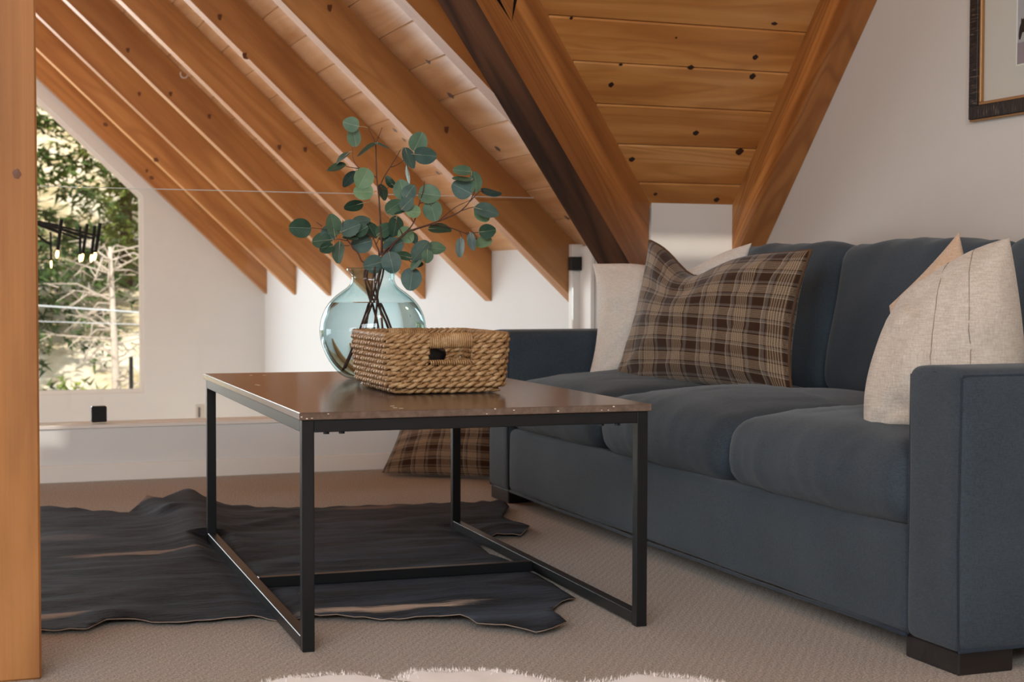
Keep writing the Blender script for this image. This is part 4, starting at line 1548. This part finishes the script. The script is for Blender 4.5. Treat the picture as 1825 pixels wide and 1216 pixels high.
xs_ = [p.x for p in pts2]
ys_ = [p.y for p in pts2]
st = 0.017
gx = min(xs_)
grid = []
while gx < max(xs_):
    g_y = min(ys_)
    while g_y < max(ys_):
        px_, py_ = gx + random.uniform(-0.004, 0.004), g_y + random.uniform(-0.004, 0.004)
        if inside(px_, py_) and min((Vector((px_, py_)) - p).length_squared for p in pts2) > (st * 0.5) ** 2:
            grid.append(Vector((px_, py_)))
        g_y += st
    gx += st
vsr, er, fsr, *_x = delaunay_2d_cdt(pts2 + grid, [(i, (i + 1) % nb) for i in range(nb)], [], 1, 1e-5)
ra, rb = onz(338, 888, 0.02), onz(372, 985, 0.02)     # the ruck beside the table leg
rc1, rc2 = onz(400, 955, 0.0), onz(520, 930, 0.0)


def seg(p, a, b):
    ab = Vector((b.x - a.x, b.y - a.y))
    t = max(0, min(1, (p - Vector((a.x, a.y))).dot(ab) / ab.length_squared))
    return (p - Vector((a.x, a.y)) - ab * t).length, t


def hide_z(p):
    z_ = 0.004 + 0.0035 * (1 + noise.noise(Vector((p.x * 5, p.y * 5, 1.0))))
    d, t = seg(p, ra, rb)
    z_ += (0.026 * (1 - t) + 0.012) * math.exp(-(d / 0.075) ** 2)
    d, t = seg(p, onz(262, 900, 0), onz(300, 925, 0))
    z_ += 0.022 * math.exp(-(d / 0.045) ** 2)
    d, t = seg(p, rc1, rc2)
    z_ += 0.010 * math.exp(-(d / 0.03) ** 2)
    z_ += 0.006 * max(0, noise.noise(Vector((p.x * 2.2, p.y * 9, 4.0)))) + 0.0035 * noise.noise(Vector((p.x * 9 + p.y * 4, p.y * 16, 7.0))) + 0.002
    for (ex, ey, hh, rr) in ((905, 901, 0.022, 0.05), (895, 950, 0.014, 0.05), (790, 1103, 0.012, 0.06), (1000, 1115, 0.010, 0.06), (880, 1118, 0.008, 0.08), (190, 1106, 0.012, 0.06)):
        e = onz(ex, ey, 0.0)
        z_ += hh * math.exp(-((p.x - e.x) ** 2 + (p.y - e.y) ** 2) / rr ** 2)
    return z_


# keep the hide under the table's rails and feet
Wt = WM[tbl.name].inverted()


def press(p, z_):
    q = Wt @ Vector((p.x, p.y, 0))
    dd = 9.0
    if -0.02 < q.y < TL + 0.02:
        for a in (x0 + s_ / 2, x1 - s_ / 2):
            dd = min(dd, abs(q.x - a))
    if x0 < q.x < x1:
        dd = min(dd, abs(q.y - ym - s_ / 2))
    k = max(0.0, min(1.0, (dd - 0.016) / 0.05))
    return min(z_, 0.0015 + k * z_ + (1 - k) * 0.0)


vs = [(v.x, v.y, press(v, hide_z(v))) for v in vsr]
hide = MB().add(vs, [tuple(f) for f in fsr]).obj('cowhide_rug', [M['hide'], M['hide_edge']], smooth=True, label='dark brown and black cowhide rug lying under the coffee table', cat='rug')
sm = hide.modifiers.new('thickness', 'SOLIDIFY')
sm.thickness = 0.002
sm.offset = 1.0
sm.material_offset_rim = 1
sm.material_offset = 0

# ------------------------------------------------------------------ white fur rug in front
FP = [onz(x_, y_, 0.045) for x_, y_ in [(415, 1222), (455, 1206), (520, 1198), (580, 1199), (625, 1212), (655, 1226), (690, 1205), (715, 1191), (760, 1192), (850, 1191), (910, 1193), (950, 1205), (990, 1212), (1040, 1226), (1085, 1214), (1140, 1208), (1180, 1203), (1220, 1199), (1280, 1206), (1325, 1214), (1400, 1235)]]
FP = [Vector((p.x, p.y)) for p in FP] + [Vector((1.45, 1.9)), Vector((1.25, 1.35)), Vector((0.7, 1.2)), Vector((0.2, 1.5)), Vector((0.15, 2.0))]
cenf = sum(FP, Vector((0, 0))) / len(FP)
ring = []
for i, p in enumerate(FP):
    q = FP[(i + 1) % len(FP)]
    m = max(1, int((q - p).length / 0.02))
    ring += [p.lerp(q, k / m) for k in range(m)]
mb = MB()
nr = 16
vsf = []
for i in range(nr + 1):
    t = math.sin(i / nr * math.pi / 2)
    for p in ring:
        q = cenf.lerp(p, t)
        hgt = 0.048 * math.sqrt(max(0.0, 1 - t ** 10)) + 0.004
        hgt += 0.007 * noise.noise(Vector((q.x * 18, q.y * 18, 3)))
        vsf.append((q.x, q.y, max(0.002, hgt)))
nn = len(ring)
fsf = [(i * nn + k, (i + 1) * nn + k, (i + 1) * nn + (k + 1) % nn, i * nn + (k + 1) % nn) for i in range(nr) for k in range(nn)]
frug = empty('white_fur_rug', (cenf.x, cenf.y, 0), label='fluffy white sheepskin rug with wavy edge on the carpet', cat='rug')
MB().add(vsf, fsf).obj('fleece', M['fur'], frug, smooth=True)
hair = MB()
rh = random.Random(5)
for _ in range(16000):
    p = rh.choice(ring)
    t = 1 - abs(rh.gauss(0, 0.10))
    q = cenf.lerp(p, min(1.0, t)) + Vector((rh.uniform(-.01, .01), rh.uniform(-.01, .01)))
    out = (p - cenf).normalized()
    z_ = 0.050 * math.sqrt(max(0.0, 1 - min(1, t) ** 10)) + 0.003
    L = rh.uniform(0.004, 0.010)
    d = Vector((out.x * rh.uniform(0.1, 0.9) + rh.uniform(-.4, .4), out.y * rh.uniform(0.1, 0.9) + rh.uniform(-.4, .4), rh.uniform(0.0, 0.9))).normalized()
    b = Vector((q.x, q.y, z_))
    sd = d.cross(Vector((0, 0, 1))).normalized() * 0.0009
    k = len(hair.v)
    hair.v += [tuple(b - sd), tuple(b + sd), tuple(b + d * L)]
    hair.f.append((k, k + 1, k + 2))
    hair.mi.append(0)
hair.obj('fur_strands', M['fur'], frug, kind='stuff')

# ------------------------------------------------------------------ picture on the right wall
pic = empty('framed_picture', (XW, 3.5, 1.18), label='horse print in a black and gilt frame hanging on the white wall', cat='picture')
PYa = onx(1727, 218, XW - 0.02).y       # far edge
PZa = onx(1727, 218, XW - 0.02).z       # lower edge
PWd, PHt = 0.62, 0.74


def ring_frame(mb_name, y_out, z_out, wd, ht, bar, xa, xb, mat):
    y1_, y0_ = y_out, y_out - wd
    z0_, z1_ = z_out, z_out + ht
    for a, b in (((xa, y0_, z0_), (xb, y1_, z0_ + bar)), ((xa, y0_, z1_ - bar), (xb, y1_, z1_)), ((xa, y0_, z0_ + bar), (xb, y0_ + bar, z1_ - bar)), ((xa, y1_ - bar, z0_ + bar), (xb, y1_, z1_ - bar))):
        mb = MB().cbox(a, b, min(0.0015, bar * 0.3))
        L = Vector(b) - Vector(a)
        X = Vector((0, 1, 0)) if L.y > L.z else Vector((0, 0, 1))
        Y = Vector((1, 0, 0))
        wobj(mb, mb_name, mat, pic, frame(a, X, Y, X.cross(Y)))


ring_frame('outer_gilt', PYa, PZa, PWd, PHt, 0.006, XW - 0.020, XW - 0.002, M['brass'])
ring_frame('frame_bar', PYa - 0.006, PZa + 0.006, PWd - 0.012, PHt - 0.012, 0.038, XW - 0.028, XW - 0.002, M['black_frame'])
ring_frame('inner_gilt', PYa - 0.044, PZa + 0.044, PWd - 0.088, PHt - 0.088, 0.009, XW - 0.022, XW - 0.002, M['brass'])
my, mz, mw, mh = PYa - 0.053, PZa + 0.053, PWd - 0.106, PHt - 0.106
MB().box((XW - 0.010, my - mw, mz), (XW - 0.003, my, mz + mh)).obj('mat_board', M['mat_board'], pic)
py1 = onx(1812, 115, XW - 0.012).y
pz0 = onx(1812, 115, XW - 0.012).z
prw = 2 * (py1 - (PYa - PWd / 2))
ring_frame('mat_bevel', py1 + 0.004, pz0 - 0.004, prw + 0.008, mh - 2 * (pz0 - mz) + 0.008, 0.004, XW - 0.0112, XW - 0.0101, M['mat_bevel'])
prh = mh - 2 * (pz0 - mz)
MB().box((XW - 0.0108, py1 - prw, pz0), (XW - 0.0101, py1, pz0 + prh)).obj('print', M['print'], pic)
MB().box((XW - 0.0111, py1 - prw, pz0), (XW - 0.01085, py1, pz0 + prh * 0.13)).obj('print_ground', M['print_ground'], pic)
# dark horse silhouette: head at the far side of the print
hs_ = 0.72
hx, hz = onx(1816, 60, XW - 0.011).y - 0.003 * hs_, onx(1818, 70, XW - 0.011).z - 0.020 * hs_
hp = [(0.0, 0.065), (-0.012, 0.088), (-0.010, 0.102), (-0.019, 0.094), (-0.026, 0.100), (-0.028, 0.088), (-0.06, 0.080), (-0.10, 0.055), (-0.19, 0.050), (-0.215, 0.03), (-0.222, -0.03), (-0.214, -0.13), (-0.204, -0.13), (-0.200, -0.04), (-0.185, -0.03), (-0.18, -0.13), (-0.170, -0.13), (-0.166, -0.025), (-0.10, -0.02), (-0.094, -0.13), (-0.084, -0.13), (-0.080, -0.015), (-0.066, -0.02), (-0.060, -0.13), (-0.048, -0.13), (-0.042, 0.0), (-0.030, 0.045), (-0.018, 0.044), (-0.006, 0.018), (0.002, 0.020), (0.004, 0.035)]
bm = bmesh.new()
vv = [bm.verts.new((XW - 0.0114, hx + p[0] * hs_, hz + p[1] * hs_)) for p in hp]
fc = bm.faces.new(vv)
bmesh.ops.triangulate(bm, faces=[fc])
me = bpy.data.meshes.new('horse')
bm.to_mesh(me)
bm.free()
me.materials.append(M['horse'])
o = bpy.data.objects.new('horse_figure', me)
link(o, pic)
MB().box((XW - 0.0185, my - mw, mz), (XW - 0.0165, my, mz + mh)).obj('picture_glass', M['pane'], pic)

# ------------------------------------------------------------------ chandelier over the lower room
CYD = 8.5


def z4(zx, zy, dy=0.0):
    return ony(zx / 2.644, 300 + zy / 2.644, CYD + dy)


hub = z4(20, 225)
ch = empty('chandelier', (hub.x, hub.y, hub.z), label='black chandelier of slim tubes with lit bulbs before the window', cat='chandelier')
MB().tube([hub, (hub.x, hub.y, c1(hub.x) - 0.002)], 0.010, 8).obj('stem', M['black_metal'], ch)
MB().tube([hub - Vector((0, 0, 0.04)), hub + Vector((0, 0, 0.06))], 0.03, 12).obj('hub', M['black_metal'], ch)
tubes = [((290, 240), (272, 388), 17, -0.10), ((238, 300), (241, 436), 10, 0.15), ((378, 275), (377, 408), 13, 0.25), ((412, 262), (390, 404), 15, -0.05), ((447, 270), (432, 408), 15, 0.10), ((472, 258), (450, 398), 17, -0.15)]
for (a, b, wpx, dy) in tubes:
    A, B = z4(a[0], a[1], dy), z4(b[0], b[1], dy)
    rd = wpx / 2.644 / 2 * (A - CAM).dot(CF) / FPX
    t = MB().tube([A, B], rd, 12).obj('lamp_tube', M['matte_black'], ch)
    e = (B - A).normalized()
    bl = MB()
    bl.tube([B + e * q for q in (0.0, 0.01, 0.022, 0.034, 0.04)], [rd * 0.6, rd * 0.8, rd * 0.85, rd * 0.6, rd * 0.2], 10)
    bl.obj('bulb', M['bulb'], t, smooth=True)
    m = A.lerp(B, 0.45)
    MB().tube([hub, hub.lerp(m, 0.5) + Vector((0, 0, 0.012)), m], 0.006, 6).obj('arm', M['matte_black'], ch)

# ------------------------------------------------------------------ outside
hillm = MB()
nx_, ny_ = 30, 22
for j in range(ny_ + 1):
    for i in range(nx_ + 1):
        X = -30 + 60 * i / nx_
        Y = 12.3 + 70 * (j / ny_) ** 1.5
        Z = -3.0 + max(0, (Y - 15)) * 0.40 + 0.5 * noise.noise(Vector((X * 0.15, Y * 0.15, 0)))
        hillm.v.append((X, Y, Z))
for j in range(ny_):
    for i in range(nx_):
        a = j * (nx_ + 1) + i
        hillm.f.append((a, a + 1, a + nx_ + 2, a + nx_ + 1))
        hillm.mi.append(0)
struct(hillm, 'ground_outside', M['hill'], smooth=True)


def ground(X, Y):
    return -3.0 + max(0, (Y - 15)) * 0.40 + 0.5 * noise.noise(Vector((X * 0.15, Y * 0.15, 0)))


def conifer_meshes(seed, H, Rb):
    rr = random.Random(seed)
    f = MB()
    t = MB().tube([(0, 0, -0.3), (0.03, 0.02, H * 0.5), (0, 0, H)], [H * 0.011, H * 0.008, 0.02], 7)
    z = H * 0.03
    while z < H * 0.98:
        k = 1 - z / H
        rad = Rb * (k ** 0.8) * rr.uniform(0.7, 1.1) + 0.1
        nbh = 6 + int(4 * k)
        a0 = rr.uniform(0, 6.28)
        for b in range(nbh):
            a = a0 + 2 * math.pi * b / nbh + rr.uniform(-.25, .25)
            L = rad * rr.uniform(0.6, 1.1)
            dirv = Vector((math.cos(a), math.sin(a), 0))
            m = max(3, int(L / 0.22))
            for s in range(1, m + 1):
                q = s / m
                p = dirv * (L * q) + Vector((0, 0, z + 0.10 * L * q - 0.45 * L * q * q))
                for _ in range(11):
                    sz = rr.uniform(0.07, 0.17) * (1.1 - 0.4 * q)
                    d = (dirv * 0.5 + Vector((rr.uniform(-1, 1), rr.uniform(-1, 1), rr.uniform(-.7, .35)))).normalized()
                    sd = d.cross(Vector((rr.uniform(-1, 1), rr.uniform(-1, 1), 1))).normalized() * sz * 0.42
                    p = p + Vector((rr.uniform(-1, 1), rr.uniform(-1, 1), rr.uniform(-1, 1))) * 0.05
                    i0 = len(f.v)
                    f.v += [tuple(p - sd * 0.6), tuple(p + sd * 0.6), tuple(p + d * sz * 1.5)]
                    f.f.append((i0, i0 + 1, i0 + 2))
                    f.mi.append(0)
        z += H * 0.035 * rr.uniform(0.8, 1.2)
    return t.mesh('trunk', True), f.mesh('foliage')


variants = [conifer_meshes(3, 9.0, 2.0), conifer_meshes(8, 12.0, 2.4), conifer_meshes(15, 6.5, 1.7)]
for (t, f) in variants:
    t.materials.append(M['brown_bark'])
TREES = [(1.05, 22.0, 1, 1.0, 'needle_b', 'tall dark spruce straight outside the window'), (2.75, 24.0, 0, 1.05, 'needle_a', 'sunlit yellow green fir behind the pale bare tree'), (0.2, 19.0, 2, 0.7, 'needle_a', 'small bright young fir close to the window'), (3.9, 19.5, 2, 0.9, 'needle_b', 'low dark fir beside the window edge outside'), (-2.2, 23.0, 1, 0.95, 'needle_b', 'dark spruce outside the middle gable window'), (-4.5, 27.0, 0, 1.1, 'needle_a', 'sunlit fir far outside the middle gable window'), (4.8, 30.0, 1, 1.1, 'needle_b', 'dark spruce higher up the dry slope'), (1.9, 34.0, 0, 1.4, 'needle_a', 'tall sunlit fir far up the dry slope'), (-0.4, 31.0, 1, 1.0, 'needle_b', 'dark spruce far up the dry slope'), (6.5, 25.0, 0, 1.0, 'needle_a', 'sunlit fir far outside on the knee wall side')]
for (X, Y, vi, scl, nm, lab) in TREES:
    r0 = empty('conifer_tree', (X, Y, ground(X, Y)), random.uniform(0, 6), label=lab, cat='tree', group='trees outside the window')
    Wm = WM[r0.name] @ Matrix.Scale(scl, 4)
    link(bpy.data.objects.new('trunk', variants[vi][0]), r0, Wm)
    fo = variants[vi][1].copy()
    fo.materials.append(M[nm])
    link(bpy.data.objects.new('foliage', fo), r0, Wm)
# golden shrubs
for (X, Y, s0, slab_) in ((1.0, 15.6, 0.62, 'leafy sunlit shrub right below the cables outside'), (2.25, 15.8, 0.6, 'leafy sunlit shrub beside the thin dark stake outside'), (3.5, 16.4, 0.7, 'leafy shrub in front of the low dark fir'), (-0.3, 17.0, 0.7, 'leafy shrub in front of the small bright fir'), (2.9, 18.6, 0.8, 'golden shrub between the low dark fir and bare tree'), (1.5, 19.2, 0.8, 'golden shrub at the foot of the tall spruce')):
    sh = MB()
    rr = random.Random(int(X * 100))
    for _ in range(900):
        d = Vector((rr.gauss(0, 1), rr.gauss(0, 1), abs(rr.gauss(0, 1)))).normalized() * rr.uniform(0.4, 1.0) * s0
        e = Vector((rr.uniform(-1, 1), rr.uniform(-1, 1), rr.uniform(-.4, 1))).normalized() * 0.13
        sd = e.cross(Vector((rr.uniform(-1, 1), rr.uniform(-1, 1), 1))).normalized() * 0.035
        k = len(sh.v)
        sh.v += [tuple(d - sd), tuple(d + sd), tuple(d + e)]
        sh.f.append((k, k + 1, k + 2))
        sh.mi.append(0)
    o = sh.obj('shrub', M['needle_c'] if rr.random() < 0.6 else M['needle_a'], None, Matrix.Translation((X, Y, ground(X, Y))), label=slab_, cat='shrub', group='shrubs on the slope')
# pale bare tree
bt = empty('bare_tree', (0, 0, 0), label='pale leafless tree trunk with bare branches outside the window', cat='tree')
Yb = 17.0
base = ony(205, 760, Yb)
base.z = ground(base.x, Yb)
topp = ony(196, 440, Yb)
MB().tube([base, base.lerp(topp, 0.5) + Vector((0.04, 0, 0)), topp], [0.065, 0.05, 0.02], 8).obj('trunk', M['bark'], bt, smooth=True)
rr = random.Random(9)
for k in range(44):
    p = base.lerp(topp, rr.uniform(0.35, 0.98))
    a = rr.uniform(0, 6.28)
    L = rr.uniform(0.25, 0.8)
    d = Vector((math.cos(a), math.sin(a) * 0.7, rr.uniform(-0.15, 0.45)))
    m = p + d * L * 0.5 + Vector((0, 0, 0.03))
    e = p + d * L + Vector((0, 0, rr.uniform(-0.2, 0.1)))
    mb = MB().tube([p, m, e], [0.011, 0.008, 0.003], 5)
    for q in range(4):
        s_p = p.lerp(e, rr.uniform(0.3, 0.95))
        mb.tube([s_p, s_p + Vector((rr.uniform(-.2, .2), rr.uniform(-.2, .2), rr.uniform(-.15, .15)))], [0.008, 0.003], 4)
    mb.obj('bough', M['bark'], bt)
# wires outside
for (a, b, Yw, lab) in (((40, 543), (290, 560), 15.0, 'upper pale cable strung outside the window'), ((40, 572), (290, 580), 15.3, 'lower pale cable strung outside the window')):
    A, B = ony(*a, Yw), ony(*b, Yw)
    d = (B - A)
    A2_, B2_ = A - d * 6, B + d * 6
    MB().tube([A2_.lerp(B2_, t / 12) for t in range(13)], 0.008 if Yw < 15.1 else 0.004, 6).obj('cable', M['wire'], label=lab, cat='cable')
P = ony(234, 700, 15.2)
MB().tube([(P.x, P.y, ground(P.x, P.y) - 0.1), (P.x, P.y, ony(234, 636, 15.2).z)], 0.02, 8).obj('fence_stake', M['black_metal'], label='thin dark stake standing outside the window', cat='stake')
